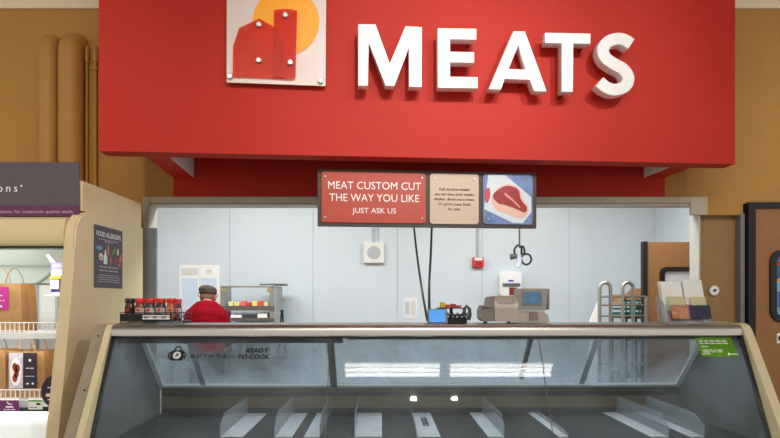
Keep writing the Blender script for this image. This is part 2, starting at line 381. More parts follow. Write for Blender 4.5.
# barn picture panel
PO = .045
o0 = onplane(226.5, 82, PO); 
bs = empty('barn_sign', (SL+SU*o0[0]-SN*PO), SYAW, 'square pale sign with red barn, silo and yellow sun shapes on red fascia', 'sign')
bs.location.z = o0[1]
def bl(x, y, off): a = onplane(x, y, off); return (a[0]-o0[0], a[1]-o0[1])
shape('backing_panel', [[bl(226.5,82.3,PO), bl(325.5,86,PO), bl(326.5,-40,PO), bl(226.8,-40,PO)]], 0, .012, mat('pale_acrylic', (232, 215, 210), .25), bs, .001)
shape('sun_disc', [[bl(286+33.5*math.cos(math.radians(a)), 22+33.5*math.sin(math.radians(a)), PO) for a in range(0, 360, 8)]], -.004, .0035, mat('sun_yellow', (255, 170, 10), .4), bs)
def sheer(name, rgb, t):
    m = bpy.data.materials.new(name); m.use_nodes = True; nt = m.node_tree
    b_ = nt.nodes['Principled BSDF']; b_.inputs['Base Color'].default_value = lin(rgb); b_.inputs['Roughness'].default_value = .25
    out = nt.nodes['Material Output']; tr = nt.nodes.new('ShaderNodeBsdfTransparent'); tr.inputs[0].default_value = lin((250, 160, 130)); mx = nt.nodes.new('ShaderNodeMixShader'); mx.inputs[0].default_value = t
    nt.links.new(tr.outputs[0], mx.inputs[1]); nt.links.new(b_.outputs[0], mx.inputs[2]); nt.links.new(mx.outputs[0], out.inputs[0])
    return m
def z6(pts): return [(200+x/3.9, y/3.9) for x, y in pts]
shape('barn_shape', [[bl(x, y, PO+.014) for x, y in z6([(232,73),(300,112),(328,178),(329,306),(128,299),(130,180),(153,110)])]], -.018, .004, sheer('barn_red', (232, 92, 64), .34), bs)
shape('silo_shape', [[bl(x, y, PO+.024) for x, y in z6([(289,40),(310,37),(335,36),(360,38),(379,43),(372,303),(350,306),(288,300)])]], -.028, .004, sheer('silo_red', (226, 78, 54), .36), bs)
for x, y, off in ((231,98,.018),(230,237,.018),(334,61,.028),(353,246,.028),(118,300,0),(471,317,0)):
    c = bl(200+x/3.9, y/3.9, PO+off)
    MB().lathe([(.017, 0), (.019, .004), (.019, .014), (.014, .018)], n=18).build('standoff_screw', STEELH, bs, True)
    s = bs.children[-1] if False else [q for q in COL.objects if q.name.startswith('standoff_screw')][-1]
    s.rotation_euler = (math.pi/2, 0, 0); s.location = (c[0], -off, c[1])

# ------------------------------------------------------------------ hanging sign
HD = .165    # distance behind the fascia's front
HP = SL+SN*HD
def hp(px, py): return onplane(px, py, 0, HP)
a = hp(317.5, 226); c = hp(536.5, 172)
hs = empty('hanging_sign', HP+SU*a[0], SYAW, 'long dark hanging sign board with red, cream and steak photo panels', 'sign'); hs.location.z = a[1]
def hl(px, py): q = hp(px, py); return (q[0]-a[0], q[1]-a[1])
DKB = mat('sign_board_brown', (62, 50, 42), .5, noise=.15, scale=30)
Wd, Hh = c[0]-a[0], hl(317.5, 168.5)[1]
MB().box(0, Wd, 0, .035, 0, Hh, .002).build('backboard', DKB, hs)
def panel(name, x0, x1, y0, y1, m):
    p0 = hl(x0, y1); p1 = hl(x1, y0)
    q = shape(name, [rrect(p0[0], p1[0], p0[1], p1[1], .022)], -.009, .008, m, hs, .001)
    for sx_ in (.035, .965) if x1-x0 > 60 else (.1, .9):
        for sz in (.1, .9):
            s = MB().lathe([(.0085, 0), (.0085, .004), (.005, .008)], n=14).build('panel_screw', STEELH, q, True)
            s.rotation_euler = (math.pi/2, 0, 0); s.location = (p0[0]+(p1[0]-p0[0])*sx_, -.009, p0[1]+(p1[1]-p0[1])*sz)
    return q, p0, p1
TXW = mat('white_print', (250, 250, 248), .6)
q, p0, p1 = panel('red_panel', 321.5, 425.7, 173.3, 222.5, mat('terracotta_red', (182, 64, 44), .45))
w_ = p1[0]-p0[0]; h_ = p1[1]-p0[1]; cx = (p0[0]+p1[0])/2
for s_, zf, hf, wf in (('MEAT CUSTOM CUT', .66, .155, .89), ('THE WAY YOU LIKE', .42, .155, .86), ('JUST ASK US', .19, .11, .42)):
    text(s_, cx+.004, p0[1]+h_*zf, -.0102, h_*hf, TXW, q, width=w_*wf, bold=0)
q, p0, p1 = panel('cream_panel', 429.8, 478.5, 174.5, 224, mat('cream_print', (206, 184, 164), .45))
w_ = p1[0]-p0[0]; h_ = p1[1]-p0[1]; cx = (p0[0]+p1[0])/2; BRT = mat('brown_print', (84, 48, 44), .6)
for i, (s_, wf) in enumerate((('Full service means', .62), ('we can slice your steaks', .80), ('thicker. Bone out a roast.', .82), ('Or grind meat fresh', .66), ('for you.', .26))):
    text(s_, cx, p0[1]+h_*(.665-.098*i), -.0102, h_*.056, BRT, q, width=w_*wf, fat=.0002)
q, p0, p1 = panel('photo_panel', 482.8, 532.3, 175, 224.3, mat('photo_blue', (106, 130, 182), .35, noise=.3, scale=9))
w_ = p1[0]-p0[0]; h_ = p1[1]-p0[1]
def ph(pts): return [(p0[0]+w_*x, p0[1]+h_*y) for x, y in pts]
shape('cutting_board', [ph([(.02,.3),(.1,.98),(.45,.98),(.97,.55),(.97,.25),(.8,.03),(.6,.03)])], -.0100, .001, mat('board_white', (214, 222, 232), .4), q)
def blob(pts): return [tuple(v)[:2] for v in smooth_path([(x, y, 0) for x, y in pts], 5, True)]
shape('steak_fat', [ph(blob([(.16,.5),(.3,.72),(.5,.8),(.72,.72),(.8,.5),(.92,.32),(.85,.16),(.7,.13),(.45,.22),(.25,.3)]))], -.0108, .001, mat('fat_cream', (232, 186, 168), .4), q)
shape('steak_meat', [ph(blob([(.19,.56),(.32,.7),(.5,.77),(.7,.7),(.76,.5),(.88,.34),(.84,.24),(.68,.3),(.45,.38),(.3,.42)]))], -.0116, .001, mat('meat_red', (160, 24, 34), .35, noise=.35, scale=25), q)
shape('steak_fat', [ph(blob([(.45,.62),(.6,.5),(.74,.36),(.72,.34),(.58,.47),(.43,.58)]))], -.0124, .001, mat('fat_pink', (226, 150, 140), .4), q)
shape('bone_tip', [ph(blob([(.03,.66),(.12,.72),(.14,.55),(.08,.42),(.03,.5)]))], -.0108, .001, mat('meat_dark', (190, 70, 80), .4), q)
for px in (378, 507):
    u = hl(px, 170)[0]
    s = MB().tube([(u, .017, Hh), (u, .017, SB+.35-a[1])], .0012, 6).build('suspension_wire', STEELD, hs)
# rod carrying the wires inside the bulkhead
MB().box(.1, Wd-.1, .005, .03, SB+.35-a[1], SB+.38-a[1]).build('mounting_bar', RED, hs)
struct(MB().box(0,SLEN-.8,0,0.02,0,0.02).build('trim_6', RED)) if False else None

# ------------------------------------------------------------------ meat display case
KL = Vector((-1.609, 3.2, 0)); KYAW = 0.016; KU = Vector((math.cos(KYAW), math.sin(KYAW), 0)); KN = Vector((-KU.y, KU.x, 0)); KLEN = 3.685
ZT = 1.358; RW, RZ = .66, .905; GW, GZ = -.305, .745     # glass foot
case = empty('meat_display_case', (KL.x, KL.y, 0), KYAW, 'long empty glass-fronted meat service case with cream end panels', 'display case')
def k3(u, w_, z): return KL+KU*u+KN*w_+Vector((0, 0, z))
# end profile
def endprof(g=0):
    return [(GW-.10+g, .0), (GW-.10+g, .62), (GW-.055+g, GZ+.0), (-.028+g*.6, ZT-.035), (-.012, ZT-.008), (.02, ZT+.006), (.35, ZT+.006), (.37, ZT-.02), (RW+.02, RZ-.02), (RW+.04, 0)]
CRED = mat('case_cream', (226, 212, 172), .3)
pL = MB().prism(endprof(), 0, .035, 'x').build('end_panel', CRED, case)
pR = MB().prism(endprof(-.012), KLEN-.05, KLEN, 'x').build('end_panel', CRED, case)
sp = MB().prism([(q[0]+.012, q[1]-.004) for q in endprof()], -.068, -.002, 'x').build('side_filler', mat('filler_steel', (186, 172, 150), .34, .45, noise=.1, scale=6), case); sp['label'] = 'brushed steel filler beside the end panel'
for q in range(3):
    z = 1.30-.28*q; w_ = -.05-(1.3-z)*.52-.008
    MB().ball((-.02, w_-.0, z), .006, seg=8).build('bolt', STEELD, sp)
for u, s in ((.038, 1), (KLEN-.053, -1)):
    MB().prism([(GW+.02, GZ-.02), (-.03, ZT-.06), (-.005, ZT-.06), (GW+.05, GZ-.02)], u, u+.012*s, 'x').build('edge_seal', BLACK, case)
# inner sides
GI = mat('inner_grey', (98, 101, 102), .45, .1, noise=.15, scale=5)
for u in (.038, KLEN-.062):
    MB().prism([(GW+.06, .60), (GW+.03, GZ-.01), (-.0, ZT-.075), (.30, ZT-.05), (RW-.01, RZ), (RW-.01, .60)], u, u+.008, 'x').build('inner_side', GI, case)
# top rail and deck
MB().box(.035, KLEN-.05, .0, .35, ZT-.03, ZT).build('top_deck', STEEL, case)
prof = [(.03, ZT-.0), (.005, ZT+.001), (-.012, ZT-.006), (-.022, ZT-.018), (-.026, ZT-.032), (-.026, ZT-.060), (-.02, ZT-.066), (.03, ZT-.066)]
MB().prism(prof, .036, KLEN-.052, 'x').build('top_rail', STEELH, case, True)
MB().box(.05, KLEN-.065, -.012, .03, ZT-.076, ZT-.066).build('rail_gasket', BLACK, case)
MB().box(.06, 1.34, .006, .03, ZT-.104, ZT-.076).build('light_shade', BLACK, case)
MB().box(1.36, KLEN-.08, .01, .04, ZT-.086, ZT-.076).build('light_shade', STEELD, case)
# front glass: three panes; seams from the photograph
def gpt(px, py):  # (u, w, z) on the glass plane
    dv = Vector(((px-CX)/F, 1, -(py-HY)/F))
    # plane through (w=-.005,z=ZT-.07) and (GW,GZ)
    A = k3(0, -.005, ZT-.07); B = k3(0, GW, GZ); nrm = KU.cross(B-A).normalized()
    t = (A-Vector((0, 0, CZ))).dot(nrm)/dv.dot(nrm); q = Vector((0, 0, CZ))+dv*t
    return ((q-KL).dot(KU), (q-KL).dot(KN), q.z)
us = [.05, gpt(327, 400)[0], gpt(548, 400)[0], KLEN-.06]
zg0, zg1 = GZ-.01, ZT-.068
wg = lambda z: -.005+(GW+.005)*((ZT-.07)-z)/((ZT-.07)-GZ)
for i in range(3):
    g = .0025
    MB().prism([(wg(zg1), zg1), (wg(zg0), zg0), (wg(zg0)+.006, zg0), (wg(zg1)+.006, zg1)], us[i]+g, us[i+1]-g, 'x').build('front_glass', GLASS, case)
for u in us[1:3]:
    MB().prism([(wg(zg1)+.001, zg1), (wg(zg0)+.001, zg0), (wg(zg0)+.005, zg0), (wg(zg1)+.005, zg1)], u-.0022, u+.0022, 'x').build('glass_seal', STEELD, case)
# glass foot and front body
MB().prism([(GW-.06, GZ-.035), (GW+.01, GZ-.002), (GW+.05, GZ-.012), (GW+.05, GZ-.05), (GW-.06, .6)], .036, KLEN-.052, 'x').build('front_sill', STEELH, case)
MB().prism([(GW-.095, .12), (GW-.095, .6), (GW-.06, .7), (GW-.02, .7), (GW-.02, .12)], .036, KLEN-.052, 'x').build('front_panel', CRED, case)
# deck
DECK = mat('dark_deck', (58, 57, 57), .5, .35, noise=.3, scale=5, stretch=(2, 1, 1))
DZ = .725
MB().box(.06, KLEN-.066, GW+.05, RW-.02, DZ-.03, DZ).build('deck', DECK, case)
gm = MB()
for k in range(180): gm.box(.07+k*.0193, .07+k*.0193+.012, GW+.06, GW+.13, DZ+.004, DZ+.009)
gm.box(.065, KLEN-.07, GW+.058, GW+.07, DZ, DZ+.014).box(.065, KLEN-.07, GW+.13, GW+.14, DZ, DZ+.014)
gr = gm.build('air_grille', STEELH, case)
# rear interior
BR2 = mat('rear_beige', (92, 82, 62), .5, noise=.15, scale=6)
DK2 = mat('rear_dark', (44, 42, 40), .5)
MB().box(.06, KLEN-.066, RW-.02, RW+.03, DZ-.03, RZ).build('rear_panel', BR2, case)
for z0, z1, m in ((RZ-.055, RZ-.03, DK2), (DZ+.0, DZ+.035, DK2), (RZ-.014, RZ-.004, STEELD)):
    MB().box(.07, KLEN-.076, RW-.035, RW-.02, z0, z1).build('rear_rail', m, case)
for k in range(16):
    MB().box(.25+k*.22, .25+k*.22+.004, RW-.038, RW-.034, RZ-.06, RZ-.02).build('louvre_clip', STEELD, case) if k % 4 == 0 else None
# sloping rear doors
r0 = (.30, ZT-.045); r1 = (RW, RZ)
def rp(f, o): # point along slope f 0..1, offset o towards the inside (down/front)
    dy, dz = r1[0]-r0[0], r1[1]-r0[1]; L = math.hypot(dy, dz)
    return (r0[0]+dy*f+dz/L*o, r0[1]+dz*f-dy/L*o)
def strip(u0, u1, f0, f1, t0, t1): 
    return MB().prism([rp(f0, t0), rp(f1, t0), rp(f1, t1), rp(f0, t1)], u0, u1, 'x')
RF = mat('rear_frame', (216, 218, 216), .35, .3)
strip(.048, KLEN-.064, .935, 1.0, .0, .022).build('rear_frame', RF, case)
strip(.048, KLEN-.064, 0, .05, .0, .022).build('rear_frame', RF, case)
for u0, u1, m in ((.048, .08, RF), (KLEN-.096, KLEN-.064, RF)):
    strip(u0, u1, .0, 1, .0, .024).build('rear_frame', m, case)
for px in (333,):
    u = onplane(px, 360, 0, k3(0, .55, 0), KU, KN)[0]
    strip(u-.022, u+.022, 0, .95, .0, .03).build('rear_post', STEELD, case)
u2 = onplane(524, 350, 0, k3(0, .5, 0), KU, KN)[0]
strip(u2-.012, u2+.012, 0, .8, .0, .03).build('rear_post', STEELD, case)
ur = [.08, u-.02, u2, KLEN-.096]
for i in range(3):
    q = strip(ur[i], ur[i+1], .05, .955, .006, .010).build('rear_door', GLASS2, case)
    m_ = ur[i]+(ur[i+1]-ur[i])*(.22 if i == 0 else .38)
    if i != 1: strip(m_, m_+.035, .05, .955, .010, .016).build('door_rail', mat('pale_rail', (150, 160, 168), .4, .3), q)
# printed logo on the glass and lettering
def gl_text(body, px, py, hpx, wpx, m, **kw):
    c_ = gpt(px, py); h = hpx/F*3.2; 
    ang = math.atan2(wg(zg1)-wg(zg0), zg1-zg0)
    X = Matrix.Translation((c_[0], wg(c_[2])-.003, c_[2])) @ Matrix.Rotation(-ang, 4, 'X')
    return text(body, 0, 0, 0, h*1.12, m, case, width=wpx/F*3.25, xf=X, **kw)
INK = mat('black_vinyl', (20, 20, 24), .5)
gl_text('READY', 256.5, 352.4, 4.4, 21.5, INK, fat=.0013, shear=.15)
gl_text('TO COOK', 253.2, 358.8, 4.4, 30, INK, fat=.0013, shear=.15)
gl_text('aprons', 208.5, 357.4, 4.6, 34, mat('grey_vinyl', (60, 68, 78), .5), spacing=1.3, fat=.0008)
c_ = gpt(177.3, 354); ang = math.atan2(wg(zg1)-wg(zg0), zg1-zg0)
X = Matrix.Translation((c_[0], wg(c_[2])-.002, c_[2])) @ Matrix.Rotation(-ang, 4, 'X')
pxm = 3.22/F
lg = [rrect(-6.6*pxm, 6.6*pxm, -6.8*pxm, 4.0*pxm, 2.2*pxm)]
shape('logo', lg, 0.0008, .001, INK, case, xf=X)
shape('logo', [circle(0, 0, 3.6*pxm), circle(0, 0, 2.2*pxm)[::-1]], 0, .001, INK, case, xf=X @ Matrix.Translation((0, 0, 5.0*pxm)))
shape('logo', [circle(0, -1.4*pxm, 3.9*pxm)], -.001, .0006, mat('logo_white', (215, 220, 225), .5), case, xf=X)
text('P', 0, -3.5*pxm, -.002, 4.2*pxm, INK, case, xf=X, fat=.0008, shear=.2)
for s in (-1, 1):
    shape('logo', [[(s*x*pxm, z*pxm) for x, z in ((7, -5), (8.3, -5.6), (8.9, 0), (7.6, 2.4), (6.6, 1.6), (7.6, -.6))]], 0, .001, INK, case, xf=X)
# green card behind the glass
g1, g2, g3, g4 = gpt(694.5, 337.2), gpt(730.5, 337.4), gpt(738.5, 356.8), gpt(701.5, 356.4)
def gv(g, o=.0): return (g[0], wg(g[2])+o, g[2])
cd = MB().quad(*[gv(g, -.0045) for g in (g1, g2, g3, g4)])
bmesh.ops.solidify(cd.bm, geom=cd.bm.faces[:], thickness=.001)
cd = cd.build('green_card', mat('green_card', (120, 186, 24), .45)); cd.location = KL; cd.rotation_euler = (0, 0, KYAW)
tag(cd, 'small bright green notice card stuck on case glass', 'notice card')
for x, y, wpx, hp_ in ((712, 341.6, 28, 1.5), (713, 344.0, 29, 1.5), (704, 347.0, 7, 1.2), (712, 350.6, 20, 1.2), (712.5, 352.4, 19, 1.2), (706, 354.4, 8, 1.2), (734, 354.6, 7, 1.2)):
    c_ = gpt(x, y); X = Matrix.Translation((c_[0], wg(c_[2])-.007, c_[2])) @ Matrix.Rotation(-ang, 4, 'X')
    dashes(max(1, wpx//5), 0, 0, 0, hp_*pxm*1.2, TXW, cd, width=wpx*3.2/F, xf=X, depth=.0008)
c_ = gpt(728.5, 354); shape('symbol', [circle(0, 0, .008, 12)], 0, .001, TXW, cd, xf=Matrix.Translation((c_[0], wg(c_[2])-.007, c_[2])) @ Matrix.Rotation(-ang, 4, 'X'))

# dividers lying on the deck
FIN = glass('divider_plastic', (225, 230, 232), .20, (225, 230, 235))
DIVW = mat('divider_base', (188, 192, 196), .4, noise=.15, scale=8)
def onz(px, py, z):
    t = (z-CZ)/(-(py-HY)/F); q = Vector(((px-CX)/F*t, t, 0)); return ((q-KL).dot(KU), (q-KL).dot(KN))
def divider(pxf, pyf, pxb, pyb, width, label, clear=True, h=.12, side=1):
    """front and back foot pixels on the deck"""
    a_ = onz(pxf, pyf, DZ); c_ = onz(pxb, pyb, DZ)
    wa = max(GW+.16, a_[1]); wb = min(RW-.05, c_[1])
    P = k3(c_[0], wa, DZ+.001)
    o = empty('case_divider', P, KYAW, label, 'divider', 'dividers on the case deck')
    du = 0
    MB().box(0 if side > 0 else -width, width if side > 0 else 0, 0, wb-wa, 0, .006, .002).build('base_strip', DIVW, o)
    if clear:
        MB().prism([(0, .006), (wb-wa, .006), (wb-wa, h), (.10, h), (0, h*.55)], -.002, .002, 'x').build('clear_fin', FIN, o)
    return o
divider(212, 438, 255, 408, .13, 'clear upright divider furthest left on the case deck')
divider(272, 438, 296, 410, .10, 'clear upright divider, second from the left on the deck')
divider(322, 438, 333, 408, .09, 'clear upright divider standing left of the first glass seam', side=-1)
divider(360, 438, 361, 404, .155, 'wide flat-based clear divider under left lamp reflection, behind the middle pane')
dv_ = divider(415, 438, 408, 404, .135, 'grey divider base with dark lettering on the deck, middle pane', h=.05)
for q in range(5): MB().tube([(.075+.016*math.cos(a), .30+q*.045+.028*math.sin(a), .0075) for a in [2*math.pi*j/14 for j in range(15)]], .0035, 6, False).build('printed_ring', INK, dv_)
divider(482, 438, 474, 404, .09, 'narrow divider base just right of the lettered one', side=-1, h=.12)
divider(548, 438, 525, 406, .05, 'thin dark-edged divider next to second glass seam', side=-1, h=.03)
divider(636, 438, 598, 404, .10, 'clear upright divider, left of the two near the green card', side=-1)
divider(672, 438, 625, 404, .08, 'clear upright divider furthest right, below the green card', side=-1)

# ------------------------------------------------------------------ things on top of the case
TOP = ZT+.0065
def topp(px, w_):  # location on top deck where pixel column px meets depth w_
    dv = Vector(((px-CX)/F, 1, 0)); A = k3(0, w_, 0); t = A.dot(KN)/dv.dot(KN); q = dv*t; q.z = ZT; return q
s0 = topp(120.5, .012); s1 = topp(184, .012); RWd = (s1-s0).length
s0.z = ZT+.0055
rk = empty('spice_rack', s0, KYAW, 'small black wire rack holding seasoning jars on case top', 'rack')
MB().box(0, RWd*.80, 0, .004, .012, .058).build('front_plate', BLACK, rk)
MB().box(0, RWd, .0, .12, .012, .018).build('rack_floor', BLACK, rk)
b = MB()
for z in (.004, .04, .064):
    b.tube([(0, -.003, z), (RWd, -.003, z), (RWd, .12, z), (0, .12, z), (0, -.003, z)], .0022, 6)
for x in (0, RWd*.8, RWd): b.tube([(x, -.003, .0), (x, -.003, .068)], .0022, 6)
for x in (0, RWd): b.tube([(x, .12, .0), (x, .12, .068)], .0022, 6)
b.build('wire_frame', BLACK, rk)
pl = MB().box(RWd*.35, RWd*.78, -.004, -.001, .026, .05).build('price_strip', PAPER, rk)
for k in range(3): MB().box(RWd*(.37+.14*k), RWd*(.44+.14*k), -.0055, -.004, .032, .044).build('printed_price', mat('print_grey', (120, 116, 108), .6), pl)
JG = glass('jar_glass', (235, 225, 215), .3, (200, 160, 130))
LIDR = mat('lid_red', (214, 34, 22), .35); LIDK = mat('lid_black', (24, 22, 22), .35)
def jar(px, w_, r, lid, fill, lab, lab2, label, zoff=.019, h=.10):
    p = topp(px, w_); p.z = ZT+.0065+zoff
    o = empty('seasoning_jar', p, KYAW, label, 'seasoning jar', 'seasoning jars in the rack')
    MB().lathe([(r*.9, 0), (r, .004), (r, h*.82), (r*.86, h*.9), (r*.86, h)], n=20).build('jar_body', fill, o, True)
    MB().lathe([(r*.98, h), (r, h+.002), (r, h+.022), (r*.92, h+.026)], n=20).build('lid', lid, o, True)
    bm = MB()
    n = 10
    for k in range(n):
        a0 = math.radians(-160+140*k/n); a1 = math.radians(-160+140*(k+1)/n); R_ = r*1.012
        bm.quad((R_*math.cos(a0), R_*math.sin(a0), h*.15), (R_*math.cos(a1), R_*math.sin(a1), h*.15), (R_*math.cos(a1), R_*math.sin(a1), h*.72), (R_*math.cos(a0), R_*math.sin(a0), h*.72))
    bmesh.ops.solidify(bm.bm, geom=bm.bm.faces[:], thickness=.0005)
    lb = bm.build('jar_label', lab, o)
    MB().box(-r*.55, r*.55, -r*1.06, -r*.9, h*.2, h*.4).build('flavour_band', lab2, lb)
    MB().box(-r*.3, r*.25, -r*1.06, -r*.93, h*.52, h*.66).build('brand_mark', LIDR, lb)
mk = lambda n, c: mat(n, c, .5)
LW = mk('label_pale', (244, 228, 226)); LK = mk('label_black', (36, 26, 28))
jar(130, .055, .0275, LIDK, mat('spice_dark', (84, 30, 24), .3), LK, mk('band_pink', (214, 90, 92)), 'seasoning jar with black lid, far left in the rack')
jar(140.3, .055, .0275, LIDR, mat('spice_brown', (120, 56, 34), .3), LW, mk('band_maroon', (130, 40, 60)), 'red-lidded seasoning jar with maroon band, next to black-lidded jar')
jar(150.5, .055, .0275, LIDR, mat('spice_grey', (70, 50, 40), .3), LW, mk('band_black', (40, 44, 46)), 'red-lidded seasoning jar with black band, middle of the rack')
jar(161, .055, .0275, LIDR, mat('spice_black', (52, 40, 36), .3), LW, mk('band_black2', (34, 36, 36)), 'red-lidded seasoning jar with dark contents, left of the orange-band jar')
jar(171.5, .055, .0275, LIDR, mat('spice_orange', (196, 84, 44), .3), mk('label_peach', (232, 190, 172)), mk('band_orange', (226, 100, 40)), 'red-lidded seasoning jar with orange band')
jar(178.8, .03, .0165, LIDR, mat('spice_slim', (90, 50, 48), .3), LW, mk('band_slim', (60, 50, 70)), 'slim red-lidded shaker at the right end of the rack', h=.096)

# brochure holder
p = topp(667, .04)
bh_ = empty('brochure_holder', p, KYAW, 'clear acrylic two-pocket holder of leaflets on case top', 'brochure holder')
bh_.location.z = ZT+.0015
wd = .272
def leaned(x0, x1, y, z0, z1, th, lean=-.22, skew=0):
    # slab leaning back to the left edge
    return MB().prism([(y, z0), (y+th, z0), (y+th+(z1-z0)*.28, z1), (y+(z1-z0)*.28, z1)], x0, x1, 'x')
leaned(0, wd, .07, .008, .17, .003).build('back_plate', ACRYL, bh_)
MB().box(0, wd, -.01, .11, 0, .008).build('base_plate', ACRYL, bh_)
leaned(.005, wd-.005, .005, .008, .115, .003).build('front_pocket', ACRYL, bh_)
for x in (0, wd-.003): MB().prism([(-.01, .008), (.11, .008), (.14, .17), (.045, .12), (0, .02)], x, x+.003, 'x').build('side_plate', ACRYL, bh_)
b = leaned(.135, wd-.01, -.006, .03, .11, .003).build('dark_leaflet_front', mat('leaflet_navy', (38, 44, 72), .4, noise=.25, scale=30), bh_)
b = leaned(.03, .135, -.007, .03, .11, .003).build('food_picture', mat('leaflet_food', (188, 128, 96), .4, noise=.5, scale=40), bh_)
def leaflets(x0, x1, label, ti):
    q = bh_.location+KU*x0
    o = empty('leaflet_stack', q, KYAW, label, 'leaflets', 'leaflets in the clear holder')
    for k in range(6):
        dx = random.uniform(-.008, .002); z1 = .245-ti+random.uniform(0, .014)
        leaned(dx, dx+x1-x0, .028+k*.006, .012, z1, .001).build('leaflet', PAPER, o)
    leaned(.015, x1-x0-.01, .024, .08, .16, .0008).build('cover_print', mat('leaflet_cream', (206, 198, 158), .5), o)
    leaned(.012, (x1-x0)*.7, .0245, .012, .075, .0008).build('cover_photo', mat('leaflet_meat', (196, 92, 66), .4, noise=.4, scale=40), o)
leaflets(.010, .136, 'white leaflets in left pocket of the clear holder', 0)
leaflets(.146, .262, 'white leaflets in right pocket of the clear holder', -.004)

# deli scale: printer drum + customer display
PUT = mat('scale_beige', (188, 178, 166), .35, .15, noise=.04); PUTD = mat('scale_beige_dark', (140, 132, 124), .4, .15)  # beige for the main covers, a darker tone for the smaller parts
p = topp(481, .12)
sc = empty('counter_scale', p, KYAW, 'beige counter scale with rounded printer housing and display on post', 'scale')
sc.location.z = ZT+.0015
k = .0059   # metres per pixel here
def halfround(w0, w1, h, n=10):
    pts = [(w0, .012)]; r = (w1-w0)
    for i in range(n+1):
        a_ = math.pi/2*i/n; pts.append((w0+r*.45*(1-math.cos(a_)), .012+h*.45+h*.55*math.sin(a_)))
    pts += [(w1, .012+h*.9), (w1, .012)]
    return pts
MB().prism(halfround(0, .16, 26*k), 14*k, 38*k, 'x').build('printer_cover', PUT, sc, True)
# rounded hood to its left, seen end-on
pts = [(3*k, .012), (14*k, .012), (14*k, 26*k), (11*k, 27.5*k), (8.5*k, 26*k), (7.5*k, 18*k), (1.5*k, 17*k), (0, 13*k), (0, 5*k)]
MB().prism(pts, .01, .15, 'y').build('side_housing', PUTD, sc)
MB().box(1*k, 10*k, -.01, .12, 16.5*k, 18.5*k, .003).build('label_slot', PUTD, sc)
for x in (6*k, 30*k): MB().lathe([(.012, 0), (.012, .014)], (x, .05, 0), 12).build('foot', BLACK, sc)
text('METTLER TOLEDO', 26*k, 19.5*k, -.001, .010, mat('scale_blue', (50, 60, 150), .5), sc, width=16*k)
MB().prism([(36*k, .004), (72*k, .004), (71*k, 8*k), (66*k, 12*k), (40*k, 12*k), (36*k, 5*k)], .05, .17, 'y').build('display_base', PUT, sc)
MB().prism([(51*k, 4*k), (60*k, 4*k), (58*k, 12*k), (52*k, 12*k)], .03, .05, 'y').build('display_post', PUTD, sc)
MB().prism([(38*k, 13*k), (68*k, 13*k), (70*k, 35.5*k), (37.5*k, 35.5*k)], .035, .10, 'y').build('display_housing', mat('display_grey', (160, 156, 152), .35, .2), sc)
sd = MB().box(70.1*k-.001, 71.6*k, .04, .10, 14*k, 35*k).build('display_side', PUTD, sc)
MB().box(43*k, 63.5*k, .031, .036, 18*k, 33*k, .001).build('bezel', PUTD, sc)
scr = mat('screen_blue', (70, 110, 140), .15, emit=.35, noise=.4, scale=30)
MB().box(45*k, 62*k, .028, .032, 19.5*k, 32*k).build('screen', scr, sc)

# small tablet scale
p = topp(428, .12)
ts = empty('tablet_scale', p, KYAW, 'small black scale with tilted blue screen and item tray on case top', 'scale'); ts.location.z = ZT+.0015
MB().prism([(-.0, .002), (.012, .0), (.05, .085), (.038, .088)], 0, 20*k, 'x').build('screen_housing', mat('housing_grey', (110, 112, 116), .4), ts)
MB().prism([(-.003, .010), (-.001, .010), (.034, .082), (.032, .082)], 1.5*k, 18*k, 'x').build('screen', mat('tablet_blue', (60, 140, 220), .2, emit=.6), ts)
MB().box(16*k, 41*k, .05, .17, .0, .035, .006).build('scale_body', BLACK, ts)
b = MB()
for i in range(5): b.tube([(17*k+i*.03, .045, .03), (21*k+i*.03, .045, .062), (24*k+i*.025, .045, .03)], .006, 8)
b.tube([(18*k, .045, .05), (38*k, .045, .05)], .007, 8)
b.build('linkage', mat('black_metal', (50, 50, 52), .3, .7), ts, True)
MB().tube([(41*k, .0, .02), (42.5*k, .0, .05), (42*k, .0, .085), (39*k, .0, .105), (36.5*k, .0, .085), (37*k, .0, .05)], .010, 10).build('curved_bracket', mat('bracket_grey', (80, 82, 84), .3, .6), ts, True)
MB().box(11*k, 38*k, .05, .17, .088, .094, .002).build('platter', BLACK, ts)
MB().box(24*k, 27*k, .09, .12, .03, .09).build('platter_post', BLACK, ts)
for i, (dx, cc, nm) in enumerate(((14, (232, 190, 60), 'small yellow wrapped item on the scale tray'), (19, (214, 70, 40), 'small orange-red wrapped item on the scale tray'), (25, (190, 50, 40), 'small dark red wrapped item on the scale tray'), (31, (206, 120, 70), 'small brown wrapped item on the scale tray'))):
    q = topp(428, .12)+KU*(dx*k)+KN*.08; 
    o = MB().box(0, 5.0*k, 0, .05, 0, (.034, .02, .024, .016)[i], .004).build('wrapped_item', mat('wrap_%d' % i, cc, .4, noise=.3, scale=60)); o.location = (q.x, q.y, ZT+.0945); o.rotation_euler = (0, 0, KYAW)
    tag(o, nm, 'packet', 'items on the scale tray')

